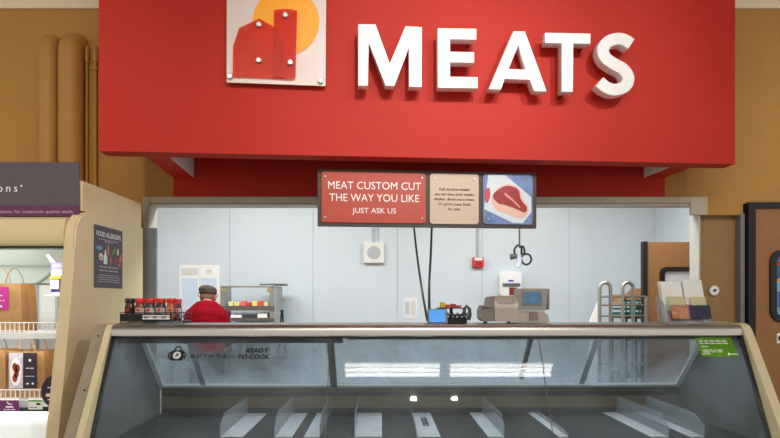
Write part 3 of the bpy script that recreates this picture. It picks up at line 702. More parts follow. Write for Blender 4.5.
# ------------------------------------------------------------------ multideck fridge on the left
FX = -1.84
fr = empty('open_fridge', (FX, 3.0, 0), 0, 'cream open-fronted multideck fridge left of the meat case', 'fridge')
def fy(Y): return Y-3.0
side = [(fy(3.02), 0), (fy(3.04), .35), (fy(3.12), .735), (fy(3.20), 1.2), (fy(3.275), 1.68), (fy(3.29), 1.80)]
for i in range(8):
    a_ = math.pi/2*(i+1)/8; side.append((fy(3.29)+.15*(1-math.cos(a_)), 1.865+.17*math.sin(a_)))
side += [(fy(4.19), 2.035), (fy(4.19), 0)]
m_ = MB().prism(side, -.068, 0, 'x')
es = [e for e in m_.bm.edges if abs(e.verts[0].co.x-e.verts[1].co.x) < 1e-5 and max(e.verts[0].co.y, e.verts[1].co.y) < fy(4.1)]
bmesh.ops.bevel(m_.bm, geom=es, offset=.012, segments=2, affect='EDGES')
m_.build('end_panel', CREAMS, fr, True)
INW = mat('fridge_white', (238, 244, 242), .35)
MB().box(-1.9, -.068, fy(4.0), fy(4.05), .3, 2.0).build('back_panel', INW, fr)
MB().prism([(fy(3.985), 1.615), (fy(3.44), 1.95), (fy(3.45), 1.965), (fy(3.995), 1.63)], -1.9, -.069, 'x').build('canopy_mirror', mat('mirror_lining', (222, 232, 222), .06, 1), fr)
zc0, zc1 = zz(246, 3.3), zz(216, 3.3)
pc = [(fy(3.40), zc0), (fy(3.31), zc0), (fy(3.295), zc0+.02), (fy(3.29), zc0+.08), (fy(3.31), zc1-.02), (fy(3.34), zc1), (fy(4.19), zc1+.03), (fy(4.19), zc1-.0), (fy(3.42), zc1-.03)]
MB().prism(pc, -1.9, -.069, 'x').build('canopy', CREAM, fr, True)
MB().box(-1.9, -.069, fy(3.30), fy(3.40), zc0-.012, zc0).build('canopy_edge', BLACK, fr)
MB().box(-1.9, -.010, fy(3.385), fy(4.19), 2.0355, zz(180, 3.37), .004).build('top_box', CREAMS, fr)
def fshelf(zs, Yf, nm):
    s = MB().box(-1.85, -.08, fy(Yf), fy(3.98), zs-.02, zs).build('shelf', WHITE, fr)
    MB().box(-1.85, -.08, fy(Yf)-.012, fy(Yf), zs-.035, zs+.0).build('price_rail', INW, s)
    b = MB()
    for k_ in range(62): b.tube([(-1.84+.0285*k_, fy(Yf)+.005, zs), (-1.84+.0285*k_, fy(Yf)+.005, zs+.062)], .0028, 6)
    b.tube([(-1.85, fy(Yf)+.005, zs+.062), (-.08, fy(Yf)+.005, zs+.062)], .004, 6).tube([(-1.85, fy(Yf)+.005, zs+.012), (-.08, fy(Yf)+.005, zs+.012)], .003, 6)
    b.build('wire_fence', WHITE, s)
    return s
Z1 = zz(333, 3.42); Z2 = zz(400.5, 3.34)
fshelf(Z1, 3.42, '1'); fshelf(Z2, 3.34, '2')
b = MB(); b.box(-1.85, -.08, fy(3.26), fy(3.98), zz(436, 3.2)-.05, zz(414, 3.28)-.09)
b.build('bottom_deck', INW, fr)
q = MB().prism([(fy(3.22), zz(440, 3.22)), (fy(3.33), zz(412, 3.33)), (fy(3.35), zz(412, 3.33)), (fy(3.27), zz(440, 3.22))], -1.85, -.075, 'x').build('lower_front', INW, fr)
for x, y in ((11, 424.5), (11.5, 421), (26.5, 428.5), (39, 428.5), (11, 416.5)):
    q_ = at(x, y, 3.255)
    MB().ball((q_.x-FX, fy(3.262)+(CZ-.0-0)*0+max(0, (zz(y, 3.26)-zz(440, 3.22)))*.72, q_.z), .0035, seg=8).build('drain_hole', BLACK, fr)
MB().box(-1.9, -.068, fy(3.06), fy(3.2), .1, .62).build('front_bumper', CREAM, fr)
MB().prism([(fy(3.06), .62), (fy(3.2), .62), (fy(3.25), .665), (fy(3.16), .67)], -1.9, -.069, 'x').build('front_lip', CREAM, fr)
for zc in (1.45, 1.2):   # slotted uprights on the back panel
    for px in (36, 57):
        q_ = at(px, 300, 3.99); MB().box(q_.x-FX-.01, q_.x-FX+.01, fy(3.985), fy(4.0), .7, zz(283, 3.99)).build('slotted_upright', mat('upright_pale', (190, 194, 194), .4), fr) if zc > 1.3 else None
q_ = MB().box(-1.9, -.07, fy(3.985), fy(4.0), zz(284.5, 3.99), zz(283, 3.99)).build('seam_strip', STEELD, fr)
# allergen poster on the end panel
def sidept(px, py): t = FX/((px-CX)/F); return (t, CZ-(py-HY)/F*t)
A1 = sidept(93.7, 224); A2 = sidept(122, 231); A3 = sidept(121, 288.5); A4 = sidept(92.7, 287.5)
po = empty('allergen_poster', (FX+.001, A1[0], A4[1]), -math.pi/2+math.pi, 'dark grey food allergens poster on the cream end panel', 'poster')
po.rotation_euler = (0, 0, math.pi/2)
# local x -> world +Y ; local -y -> world +X ; text faces +X
PWd = A2[0]-A1[0]; PHt = A1[1]-A4[1]
MB().box(0, PWd, -.002, .0, 0, PHt).build('poster_sheet', mat('poster_grey', (76, 68, 84), .5), po)
text('FOOD ALLERGENS', PWd/2, PHt*.83, -.003, PHt*.085, TXW, po, width=PWd*.86, depth=.0003)
TXG = mat('grey_print', (196, 190, 200), .6)
dashes(7, PWd/2, PHt*.775, -.003, PHt*.022, TXG, po, width=PWd*.7, depth=.0003)
dashes(3, PWd/2, PHt*.745, -.003, PHt*.02, TXG, po, width=PWd*.3, depth=.0003)
for s_, zf in ((5, .33), (4, .27)): dashes(s_, PWd/2, PHt*zf, -.003, PHt*.028, TXG, po, width=PWd*.66, depth=.0003)
for i in range(4): dashes(9, PWd/2, PHt*(.2-.035*i), -.003, PHt*.017, TXG, po, width=PWd*(.8 if i % 2 else .7), depth=.0003)
def ic(nm, pts, col): shape(nm, [[(PWd*x, PHt*y) for x, y in pts]], -.0035, .001, mat(nm+'_ink', col, .6), po)
def el_(cx, cy, rx, ry): return [(cx+rx*math.cos(math.radians(a)), cy+ry*math.sin(math.radians(a))) for a in range(0, 360, 20)]
ic('fish_icon', el_(.17, .64, .1, .035)+[], (110, 170, 190)); ic('fish_icon', [(.05, .66), (.1, .64), (.05, .61)], (110, 170, 190))
ic('egg_icon', el_(.22, .50, .07, .06), (236, 220, 196)); ic('egg_icon', el_(.22, .49, .03, .025), (226, 150, 60))
ic('milk_icon', [(.31, .39), (.43, .39), (.43, .52), (.39, .56), (.39, .62), (.35, .62), (.35, .56), (.31, .52)], (235, 235, 238))
ic('wheat_icon', el_(.47, .63, .03, .09), (200, 130, 80)); ic('nut_icon', el_(.56, .46, .04, .07), (176, 100, 70))
ic('leaf_icon', [(.6, .55), (.64, .64), (.74, .70), (.72, .6)], (96, 160, 80)); ic('corn_icon', el_(.82, .62, .03, .06), (230, 220, 200))
ic('shrimp_icon', [(.86, .5), (.94, .6), (.96, .52), (.9, .42), (.84, .38), (.9, .46)], (230, 120, 80)); ic('peanut_icon', el_(.76, .46, .05, .05), (160, 70, 60)); ic('nut_icon', el_(.88, .40, .05, .03), (200, 110, 80))
# sign above
Ys = 3.36; x1 = xx(78.6, Ys)
sg = empty('fridge_sign', (x1, Ys, zz(216, Ys)), 0, 'dark grey and purple header sign above the open fridge', 'sign')
H1 = zz(205, Ys)-zz(216, Ys); H2 = zz(162, Ys)-zz(216, Ys)
MB().box(-1.6, 0, 0, .012, H1, H2, .001).build('grey_board', mat('board_charcoal', (88, 80, 86), .5, noise=.04), sg)
MB().box(-1.6, 0, 0, .012, 0, H1).build('purple_band', mat('band_purple', (100, 46, 84), .5), sg)
text('aprons', -.362, zz(191.8, Ys)-zz(216, Ys), -.002, .048, TXW, sg, align='RIGHT', spacing=1.45)
shape('dot_mark', [circle(xx(21.5, Ys)-x1, zz(185.8, Ys)-zz(216, Ys), .006, 14)], -.002, .001, TXW, sg)
text('instructions for restaurant-quality meals.', -.025, zz(213, Ys)-zz(216, Ys), -.002, .018, mat('lilac_print', (214, 190, 206), .6), sg, align='RIGHT', spacing=1.22)

# bags
PK = mat('label_magenta', (176, 44, 130), .45); DKL = mat('label_charcoal', (44, 38, 48), .45)
def bag(x0, x1, Y, z0, z1, depth, label, kind):
    """kraft carrier bag; front face from x0 to x1 (world), base at z0"""
    o = empty('paper_bag', ((x0+x1)/2, Y, z0), 0, label, 'bag', 'kraft paper meal bags')
    hw = (x1-x0)/2; h = z1-z0
    b = MB(); n = 6
    bm = b.bm
    rings = []
    for zf, inset, dj in ((0, 0, 0), (.35, .002, .004), (.7, .004, .008), (1, .008, .012)):
        rings.append([bm.verts.new(v) for v in ((-hw+inset, 0+dj*.3, h*zf), (0, -.004+dj*.1, h*zf), (hw-inset, 0+dj*.3, h*zf), (hw-inset-.006, depth/2, h*zf), (hw-inset, depth-dj, h*zf), (0, depth-dj, h*zf), (-hw+inset, depth-dj, h*zf), (-hw+inset+.006, depth/2, h*zf))])
    for A, B_ in zip(rings, rings[1:]):
        for k_ in range(8): bm.faces.new((A[k_], A[(k_+1) % 8], B_[(k_+1) % 8], B_[k_]))
    bm.faces.new(rings[0][::-1])
    bmesh.ops.solidify(bm, geom=bm.faces[:], thickness=.0012)
    b.build('bag_body', KRAFT, o)
    for yy in (.012, depth-.018):
        pts = smooth_path([(-hw*.42, yy, h-.02), (-hw*.40, yy-.003, h+.03), (-hw*.2, yy-.006, h+.085), (0, yy-.008, h+.10), (hw*.2, yy-.006, h+.085), (hw*.40, yy-.003, h+.03), (hw*.42, yy, h-.02)], 4)
        MB().tube(pts, .0028, 6).build('handle', mat('twisted_paper', (176, 128, 84), .8), o, True)
    if kind == 'pink':
        q = MB().box(-hw*.62, hw*.42, -.0065, -.0055, h*.46, h*.93).build('label_card', PK, o)
        dashes(2, -hw*.1, h*.74, -.0067, .008, TXW, q, width=hw*.5); dashes(4, -hw*.1, h*.64, -.0067, .005, TXW, q, width=hw*.7)
        shape('symbol', [circle(-hw*.1, h*.85, .008, 12)], -.0075, .001, TXW, q)
        for s in (-.3, .1): shape('symbol', [circle(hw*s, h*.53, .006, 12)], -.0075, .001, TXW, q)
    elif kind == 'photo':
        q = MB().box(-hw*.12, hw*.62, -.0065, -.0055, h*.2, h*.96).build('label_card', DKL, o)
        dashes(2, hw*.25, h*.62, -.0067, .008, TXW, q, width=hw*.4); dashes(3, hw*.25, h*.45, -.0067, .005, TXW, q, width=hw*.45)
        shape('symbol', [circle(hw*.25, h*.8, .008, 12)], -.0075, .001, TXW, q)
        for s in (.12, .4): shape('symbol', [circle(hw*s, h*.3, .006, 12)], -.0075, .001, TXW, q)
        q = MB().box(-hw*.86, -hw*.12, -.0065, -.0055, h*.2, h*.96).build('food_photo', mat('photo_plate', (196, 190, 196), .5, noise=.2, scale=60), o)
        shape('plate', [el_(-hw*.5, h*.55, hw*.3, h*.3)], -.0072, .001, PAPER, q)
        for dx, dz in ((-.55, .66), (-.46, .52), (-.54, .42), (-.4, .63)): shape('steak_piece', [el_(hw*dx, h*dz, hw*.13, h*.09)], -.008, .001, mat('cooked_meat', (150, 60, 40), .5, noise=.3, scale=60), q)
    return o
B1 = 3.5
bag(xx(-22, B1), xx(34.5, B1)-.08, B1, Z1+.001, zz(283.5, B1), .16, 'brown paper bag with pink label on the upper fridge shelf', 'pink')
B2 = 3.44
bag(xx(7, B2), xx(50.5, B2)-.035, B2, Z2+.001, zz(351, B2), .15, 'brown paper bag with steak photo and dark label, lower shelf', 'photo')
bag(xx(-40, B2), xx(6, B2), B2-.005, Z2+.001, zz(350, B2), .15, 'plain brown paper bag at the left edge of the lower shelf', 'plain')
bag(xx(50, 3.62), xx(64, 3.62)-.03, 3.64, Z2+.001, zz(350, 3.6), .12, 'narrow brown bag standing behind the bag with steak photo', 'plain')
# wipes tub on a bracket
p = at(61, 294, 3.6)
wt = empty('wipes_tub', (p.x, p.y, p.z), 0, 'white tub of wipes with lilac lid inside the fridge', 'tub')
LIL = mat('lilac_plastic', (176, 164, 226), .35)
MB().lathe([(.052, 0), (.055, .005), (.055, .15), (.052, .155)], n=26).build('tub_body', WHITE, wt, True)
MB().lathe([(.056, .155), (.057, .16), (.057, .185), (.048, .2), (.02, .205)], n=26).build('lid', LIL, wt, True)
MB().ball((.045, 0, .24), .03, (1, .6, 1)).build('lid_flap', LIL, wt, True)
MB().prism([(-.06, .2), (-.025, .2), (-.07, .255), (-.095, .25)], -.01, .01, 'y').build('wipe_sheet', PAPER, wt)
bm = MB()
for k_ in range(10):
    a0 = math.radians(-170+150*k_/10); a1 = math.radians(-170+150*(k_+1)/10); R_ = .0557
    bm.quad(*[(R_*math.cos(t), R_*math.sin(t), z) for t, z in ((a0, .01), (a1, .01), (a1, .115), (a0, .115))])
bmesh.ops.solidify(bm.bm, geom=bm.bm.faces[:], thickness=.0005)
lb = bm.build('tub_label', mat('tub_violet', (120, 104, 180), .4, noise=.4, scale=30), wt)
MB().box(-.035, .03, -.0585, -.05, .095, .112).build('yellow_band', mat('tub_yellow', (240, 210, 60), .4), lb)
MB().box(-.035, .02, -.0585, -.045, .03, .09).build('pale_patch', mat('tub_grey', (214, 210, 214), .4), lb)
MB().box(xx(46.5, 3.55)-FX, -.07, fy(3.53), fy(3.98), p.z-.016, p.z-.002, .003).build('bracket_shelf', WHITE, fr)
# shelf tags and round sign
def tagcard(px0, px1, py0, py1, Y, m, name, label, bar=None):
    p = at(px0, py1, Y); p2 = at(px1, py0, Y)
    o = empty(name, p, 0, label, 'shelf tag', 'shelf tags on the fridge')
    MB().box(0, p2.x-p.x, 0, .0015, 0, p2.z-p.z).build('card', m, o)
    return o, p2.x-p.x, p2.z-p.z
o, cw, ch = tagcard(-6, 19, 400.3, 411.5, 3.30, mat('tag_purple', (118, 52, 118), .5), 'purple_tag', 'purple shelf tag with white writing on the lower rail')
dashes(1, cw*.62, ch*.3, -.0002, ch*.25, TXW, o, width=cw*.3); dashes(3, cw*.62, ch*.12, -.0002, ch*.12, TXW, o, width=cw*.45); shape('swoosh', [[(cw*.5, ch*.9), (cw*.56, ch*.66), (cw*.7, ch*.6), (cw*.74, ch*.68), (cw*.6, ch*.72), (cw*.54, ch*.9)]], -.0015, .001, TXW, o)
o, cw, ch = tagcard(28.5, 42.5, 400, 409.5, 3.30, PAPER, 'price_tag', 'white price tag with green top strip on lower rail')
MB().box(0, cw, -.001, 0, ch*.82, ch).build('green_strip', mat('strip_green', (90, 180, 60), .5), o)
dashes(1, cw*.7, ch*.42, -.0002, ch*.35, INK, o, width=cw*.3); dashes(3, cw*.35, ch*.15, -.0002, ch*.16, INK, o, width=cw*.5)
o, cw, ch = tagcard(19.5, 28, 397.5, 408, 3.303, ACRYL, 'clear_tag_holder', 'clear empty tag holder between purple and white tags')
p = at(58, 391.5, 3.29)
rs = empty('round_sign', p, 0, 'round dark purple sign beside the fridge end panel', 'sign')
shape('disc', [[(min(x, -1.912-rs.location.x), z) for x, z in circle(0, 0, .1, 40)]], 0, .004, mat('disc_purple', (50, 34, 62), .45), rs)
MB().box(-.07, -.01, -.002, 0, -.03, -.012).build('white_strip', PAPER, rs)
for dz in (-.05, .02): MB().box(-.06, -.03, -.002, 0, dz, dz+.006).build('white_strip', PAPER, rs)

MB().box(-.02, -.014, .004, .04, -.004, .004).build('clip_arm', BLACK, rs)

# ------------------------------------------------------------------ prep room contents
# work table
tb = empty('work_table', (-1.95, 6.15, 0), 0, 'stainless steel work table against the prep room wall', 'table')
MB().box(-.7, .9, 0, .6, .86, .9, .004).build('table_top', STEEL, tb)
for x in (-.66, .82):
    for y in (.04, .52): MB().tube([(x+.02, y, 0), (x+.02, y, .86)], .02, 10).build('leg', STEEL, tb, True)
MB().box(-.66, .86, .03, .57, .22, .24).build('under_shelf', STEEL, tb)
# supply rack
RY = 6.3
rx0 = xx(220.5, RY); rx1 = xx(274.5, RY); zr = zz(286, RY); zt0 = .9005
rk2 = empty('supply_rack', (rx0, RY, zt0), 0, 'grey metal shelf unit with clear back beside the worker', 'shelf unit')
RWw = rx1-rx0; RH = zr-zt0
RGR = mat('rack_grey', (158, 160, 158), .4, .5, noise=.1)
for x in (0, RWw-.055): MB().box(x, x+.055, 0, .02, 0, RH).build('post', RGR, rk2)
MB().box(0, RWw+.0, -.005, .03, RH-.015, RH+.008, .003).build('top_rail', RGR, rk2)
MB().box(RWw, RWw+.012, 0, .4, 0, RH).build('side_panel', mat('rack_side', (170, 174, 174), .4, .3), rk2)
MB().box(0, .01, .02, .4, 0, RH).build('side_panel', RGR, rk2)
MB().box(RWw*.42, RWw*.42+.02, -.001, .4, 0, .30).build('middle_divider', RGR, rk2)
shz = [zz(306, RY)-zt0, zz(318, RY)-zt0]
for z in shz: MB().box(.002, RWw-.002, -.01, .4, z-.05 if z == shz[0] else z-.03, z).build('shelf', mat('shelf_brown_grey', (110, 104, 96), .5, .4), rk2)
for x, y, r_ in ((225, 290, 1), (270, 290, 1)):
    MB().box(xx(x, RY)-rx0-.03, xx(x, RY)-rx0+.02, -.006, 0, zz(y+2.5, RY)-zt0, zz(y-2, RY)-zt0).build('corner_tag', mat('corner_tan', (150, 140, 100), .5), rk2)
fl = MB().box(0, xx(283, RY)-xx(259, RY), .0, .3, 0, .02, .004).build('tray', mat('tray_grey', (110, 108, 100), .4, .6)); fl.location = (xx(259, RY), RY+.02, zr+.009)
tag(fl, 'flat grey tray lying on top of the shelf unit', 'tray')
packs = [(233.5, 239, (236, 222, 120), 'yellow'), (228, 232.5, (232, 226, 170), 'pale yellow'), (240.5, 246, (226, 110, 84), 'salmon red'), (246.5, 250.5, (206, 60, 48), 'red'), (252, 257, (238, 226, 110), 'bright yellow'), (257.5, 262, (224, 84, 70), 'coral red'), (264, 268, (232, 222, 150), 'cream yellow'), (269, 274, (234, 96, 78), 'tall orange-red')]
for i, (a_, b_, c_, nm) in enumerate(packs):
    hgt = (3.6+(i % 3)*.8 + (2 if i == 7 else 0))*RY/F
    o = MB().box(0, (b_-a_)*RY/F, 0, .05, 0, hgt, .004).build('packet', mat('packet_%d' % i, c_, .5, noise=.15, scale=50)); o.location = (xx(a_, RY), RY+.01+.004*(i % 2), zt0+shz[0]+.0008)
    neighbour = ['nearest the worker but one', 'nearest the worker', 'left of the post', 'at the middle post', 'right of the middle post', 'right of the bright yellow one', 'left of the tallest one', 'at the right end'][i]
    tag(o, '%s packet on the upper rack shelf, %s' % (nm, neighbour), 'packet', 'packets on the rack shelf')
for i, (a_, b_) in enumerate(((230, 241), (257, 267))):
    o = MB().box(0, (b_-a_)*RY/F, 0, .12, 0, (3 if i == 0 else 5)*RY/F, .003).build('paper_stack', PAPER); o.location = (xx(a_, RY), RY+.02, zt0+shz[1]+.0008)
    tag(o, ('low' if i == 0 else 'taller')+' stack of white papers on the lower rack shelf, '+('left half' if i == 0 else 'right half'), 'papers', 'papers on the rack shelf')
# black leaning tool at right of the rack
o = empty('black_easel', (xx(279, 6.3), 6.25, .9005), 0, 'black narrow folding stand right of the shelf unit', 'stand')
hh = zz(310, 6.3)-.9
b1 = MB().tube([(.0, 0, .005), (.035, .02, hh)], .008, 8).build('leg', BLACK, o, True); b2 = MB().tube([(.075, .04, .005), (.04, .025, hh)], .010, 8).build('leg', BLACK, o, True)
MB().box(.02, .06, .01, .035, hh-.015, hh).build('hinge', BLACK, o)

# notices on the back wall
def notice(px0, px1, py0, py1, label, fill, blocks, cat='notice'):
    Y = BW-.004; p = at(px0, py1, Y); p2 = at(px1, py0, Y); w_, h_ = p2.x-p.x, p2.z-p.z
    o = empty('wall_notice', p, 0, label, cat, 'papers on the prep room wall')
    MB().box(0, w_, 0, .002, 0, h_).build('sheet', fill, o)
    for x0, x1, z0, z1, m in blocks: MB().box(x0*w_, x1*w_, -.001, 0, z0*h_, z1*h_).build('printed_block', m, o)
PB = mat('print_pale_blue', (206, 220, 236), .6); PG = mat('print_grey2', (214, 212, 206), .6); PB2 = mat('print_blue', (196, 210, 232), .6)
notice(179.5, 199.5, 265, 330, 'pale blue printed notice on wall behind worker, left sheet', PAPER, [(.12, .92, .35, .8, PB), (.12, .92, .1, .33, PB2), (.1, .92, .84, .95, PG)])
notice(200, 219.5, 265, 330, 'white printed notice on wall behind worker, right sheet', PAPER, [(.05, .85, .4, .8, PB), (.05, .85, .12, .36, PB), (.3, .6, .86, .93, PG)])
notice(403.5, 417.8, 297.5, 318.5, 'small white sheet low on prep wall near hanging cables', mat('paper_cool', (226, 230, 234), .6), [(.12, .4, .2, .8, mat('print_mid', (190, 194, 200), .6)), (.5, .85, .15, .85, PG)])
# speaker
Y = BW
sk = empty('wall_speaker', (xx(374, Y), Y, zz(253, Y)), 0, 'square white wall speaker with round grille', 'speaker')
MB().box(-.125, .125, -.06, -.001, -.125, .125, .008).build('speaker_box', mat('speaker_cream', (226, 226, 218), .5), sk)
g_ = MB().lathe([(.08, 0), (.08, .003), (.0765, .004)], n=32).build('speaker_grille', mat('grille_grey', (176, 180, 182), .5, noise=.3, scale=220), sk); g_.rotation_euler = (math.pi/2, 0, 0); g_.location = (0, -.06, 0)
for nm, x, r_ in (('conduit', -.005, .012), ('conduit', .05, .005)):
    MB().tube([(x, -.015, .125), (x, -.015, 2.999-zz(253, Y))], r_, 8).build(nm, mat('conduit_grey', (176, 184, 190), .4), sk, True)
# red alarm box
rb = empty('alarm_box', (xx(477.5, Y), Y, zz(262.5, Y)), 0, 'small red alarm box on the white prep room wall', 'alarm')
MB().box(-.066, .066, -.07, -.001, -.062, .06, .012).build('box_body', mat('alarm_red', (206, 40, 32), .4), rb)
MB().box(-.045, .05, -.073, -.069, .02, .052, .003).build('white_plate', PAPER, rb)
MB().box(-.03, .035, -.074, -.069, -.035, .005, .002).build('pull_bar', mat('alarm_dark', (150, 26, 24), .4), rb)
MB().tube([(0, -.015, .06), (0, -.015, 2.999-zz(262.5, Y))], .012, 8).build('conduit', mat('conduit_grey2', (170, 178, 184), .4), rb, True)
# hanging spray hose coil
Y = 6.2
hs2 = empty('hanging_hose', (xx(519.5, Y), Y, zz(258, Y)), 0, 'black coiled hose with spray nozzle hanging from ceiling', 'hose')
k6 = Y/F
MB().tube([(0, 0, 10*k6), (0, 0, 2.999-zz(258, Y))], .009, 8).build('drop_pipe', STEELD, hs2, True)
pts = [(0+5*k6*math.cos(a), .01*math.sin(a*.5), 7*k6+6*k6*math.sin(a)) for a in [math.pi/2+2*math.pi*i/16 for i in range(16)]]
pts2 = [(7.5*k6+5*k6*math.cos(a), .03, -1*k6+5.4*k6*math.sin(a)) for a in [math.pi*.9-2*math.pi*i/16*.95 for i in range(17)]]
MB().tube(pts+[pts2[0]]+pts2[1:], .012, 8).build('hose_coil', mat('hose_black', (34, 34, 38), .4), hs2, True)
MB().tube([(-9*k6, 0, 1*k6), (-2*k6, 0, 2*k6)], [.035, .022], 12).build('spray_gun', mat('gun_olive', (76, 80, 70), .5), hs2, True)
MB().tube([(-1*k6, .0, 3*k6), (0, 0, -4*k6), (-2*k6, 0, -9*k6)], [.03, .026, .034], 12).build('clear_cup', mat('cup_grey', (190, 200, 220), .2), hs2, True)
# hanging cables
def cable(pts, r, label, nm='hanging_cable'):
    q = [Vector(p) for p in pts]; base = q[-1].copy()
    o = MB().tube([p-base for p in q], r, 8).build(nm, BLACK, None, True); o.location = base
    tag(o, label, 'cable', 'cables dropping to the scale')
pe = topp(426, .26)
cable([(xx(412.5, 4.55), 4.55, 3.0)]+[tuple(v) for v in smooth_path([at(413, 218, 4.5), at(417, 255, 4.3), at(422, 290, 4.0), Vector((pe.x, pe.y, 1.42)), Vector((pe.x+.01, pe.y, ZT+.012))], 5)], .008, 'black cable slanting from left down to case top')
cable([(xx(432.5, 4.55), 4.55, 3.0)]+[tuple(v) for v in smooth_path([at(432, 218, 4.5), at(431, 250, 4.3), at(429.3, 285, 4.0), Vector((pe.x+.022, pe.y, 1.42)), Vector((pe.x+.028, pe.y, ZT+.012))], 5)], .009, 'thicker black cable hanging straight down beside the slanting one')
# soap dispenser
Y = BW
sdp = empty('soap_dispenser', (xx(508.8, Y), Y, zz(296, Y)), 0, 'white wall soap dispenser behind the counter scale', 'dispenser')
pts = rrect(-.13, .13, 0, .29, .04)
shape('dispenser_body', [pts], -.12, .119, WHITE, sdp, .004)
shape('push_lever', [rrect(-.10, .11, .115, .15, .015)], -.135, .02, mat('lever_grey', (96, 104, 110), .4), sdp)
MB().box(-.03, .03, -.124, -.12, .17, .19).build('blue_badge', mat('badge_blue', (50, 90, 190), .5), sdp)
MB().box(-.02, .07, -.126, -.119, .01, .10).build('soap_window', mat('soap_amber', (120, 50, 24), .3, noise=.6, scale=20), sdp)
# hooped cart
Y = 5.3
cx0 = xx(599.5, Y); o = empty('tray_cart', (cx0, Y, 0), 0, 'steel cart with two round hoops and rails by the swing door', 'cart')
zt = zz(282.5, Y); CWd = xx(646, Y)-cx0
for x0, x1 in ((0, xx(610.5, Y)-cx0), (xx(622.5, Y)-cx0, xx(633, Y)-cx0)):
    hw = (x1-x0)/2; xc = (x0+x1)/2
    pts = [(x0, 0, .12), (x0, 0, zt-hw)]+[(xc-hw*math.cos(a), 0, zt-hw+hw*math.sin(a)) for a in [math.pi*i/8 for i in range(1, 8)]]+[(x1, 0, zt-hw), (x1, 0, .12)]
    MB().tube(pts, .017, 10).build('hoop', STEEL, o, True)
for z in (zz(296.5, Y), zz(305, Y), zz(316, Y), .9, .5): MB().tube([(0, .0, z), (CWd, .0, z)], .010, 8).build('rail', STEEL, o, True)
MB().tube([(CWd, 0, .12), (CWd, 0, zz(296.5, Y))], .014, 10).build('upright', STEEL, o, True)
MB().box(0, CWd, -.01, .3, .10, .14).build('bottom_shelf', STEEL, o)
for x in (.02, CWd-.02):
    for y in (.0, .28): MB().ball((x, y, .05), .05, (.5, 1, 1), 12).build('caster', BLACK, o, True)
# crate stand behind
st = empty('crate_dolly', (xx(637, 6.0), 6.0, 0), 0, 'dark shelved stand under the green crate', 'stand')
for z in (.3, .7, 1.1, 1.22, 1.33): MB().box(-.12, .17, 0, .4, z-.03, z).build('shelf', STEELD, st)
for x in (-.12, .15):
    for y in (0, .38): MB().box(x, x+.02, y, y+.02, 0, 1.30).build('post', STEELD, st)
GRN = mat('crate_green', (22, 92, 76), .4)
def crate(z, label):
    o = empty('plastic_crate', (xx(637, 6.0), 6.0, z), 0, label, 'crate')
    b = MB(); b.box(-.12, .17, 0, .4, 0, .012)
    for z_ in (.012, .06, .11, .15): b.box(-.12, .17, 0, .012, z_, z_+.022).box(-.12, .17, .388, .4, z_, z_+.022).box(-.12, -.108, 0, .4, z_, z_+.022).box(.158, .17, 0, .4, z_, z_+.022)
    b.build('crate_shell', GRN, o)
    b = MB()
    for i in range(7): b.box(-.12+i*.046, -.108+i*.046, .001, .011, .012, .17)
    b.build('crate_ribs', GRN, o)
    shape('logo', [circle(.02, .09, .03, 18)], -.003, .002, mat('crate_dark', (14, 60, 52), .4), o)
crate(1.3305, 'green plastic crate stacked beside the brown swing door')
bx = empty('cardboard_box', (xx(634.5, 6.0), 6.02, 1.503), 0, 'open brown cardboard box top sitting on the green crate', 'box')
CB = mat('cardboard', (170, 122, 76), .8, noise=.08)
MB().box(-.08, .17, 0, .36, 0, .06).build('box_body', CB, bx)
MB().prism([(-.08, .06), (.17, .06), (.15, .12), (-.03, .12)], .0, .004, 'y').build('flap', CB, bx)
MB().prism([(-.08, .06), (-.076, .06), (-.125, -.06), (-.13, -.06)], .0, .25, 'y').build('flap', CB, bx)
# white sheet leaning by the left cart
o = MB().prism([(xx(600, 5.6), .02), (xx(612, 5.6), .02), (xx(612, 5.6), zz(306, 5.6)), (xx(609, 5.6), zz(302, 5.6)), (xx(600, 5.6), zz(324, 5.6))], 5.9, 5.92, 'y').build('white_board', WHITE); tag(o, 'white board leaning behind the left steel cart', 'board')
# thermostat dial on tan panel
p = at(713, 290.5, WY+.06)
th = empty('temperature_gauge', (p.x, p.y, p.z), 0, 'round chrome dial gauge on tan cooler panel', 'gauge')
for nm, r_, t_, m in (('gauge_ring', .042, .02, STEELH), ('gauge_face', .033, .022, WHITE), ('gauge_hub', .012, .026, STEELD)):
    g_ = MB().lathe([(r_, 0), (r_, t_*.8), (r_*.93, t_)], n=28).build(nm, m, th); g_.rotation_euler = (math.pi/2, 0, 0)
MB().tube([(-.0, -.024, 0), (.018, -.024, .012)], .003, 6).build('needle', BLACK, th)

# ------------------------------------------------------------------ worker
PX = xx(207.5, 5.75); PY = 5.72
wk = empty('person', (PX, PY, 0), 0, 'person in red shirt and dark brown flat cap, back turned, looking down', 'person')
def caps(bm, pts, rs, n=14, sc=1):
    P = [Vector(p) for p in pts]
    for i in range(len(P)-1):
        d = (P[i+1]-P[i]).length; m = max(2, int(d/ (min(rs[i], rs[i+1])*.35)))
        for j in range(m+1):
            t = j/m; c = P[i].lerp(P[i+1], t); r = (rs[i]*(1-t)+rs[i+1]*t)*sc
            q = bmesh.ops.create_icosphere(bm, subdivisions=2, radius=r)
            for v in q['verts']: v.co += c
def ell(bm, c, r3, rx=0, ry=0):
    q = bmesh.ops.create_icosphere(bm, subdivisions=3, radius=1)
    R = Matrix.Rotation(rx, 3, 'X') @ Matrix.Rotation(ry, 3, 'Y')
    for v in q['verts']: v.co = Vector(c)+R @ Vector((v.co.x*r3[0], v.co.y*r3[1], v.co.z*r3[2]))
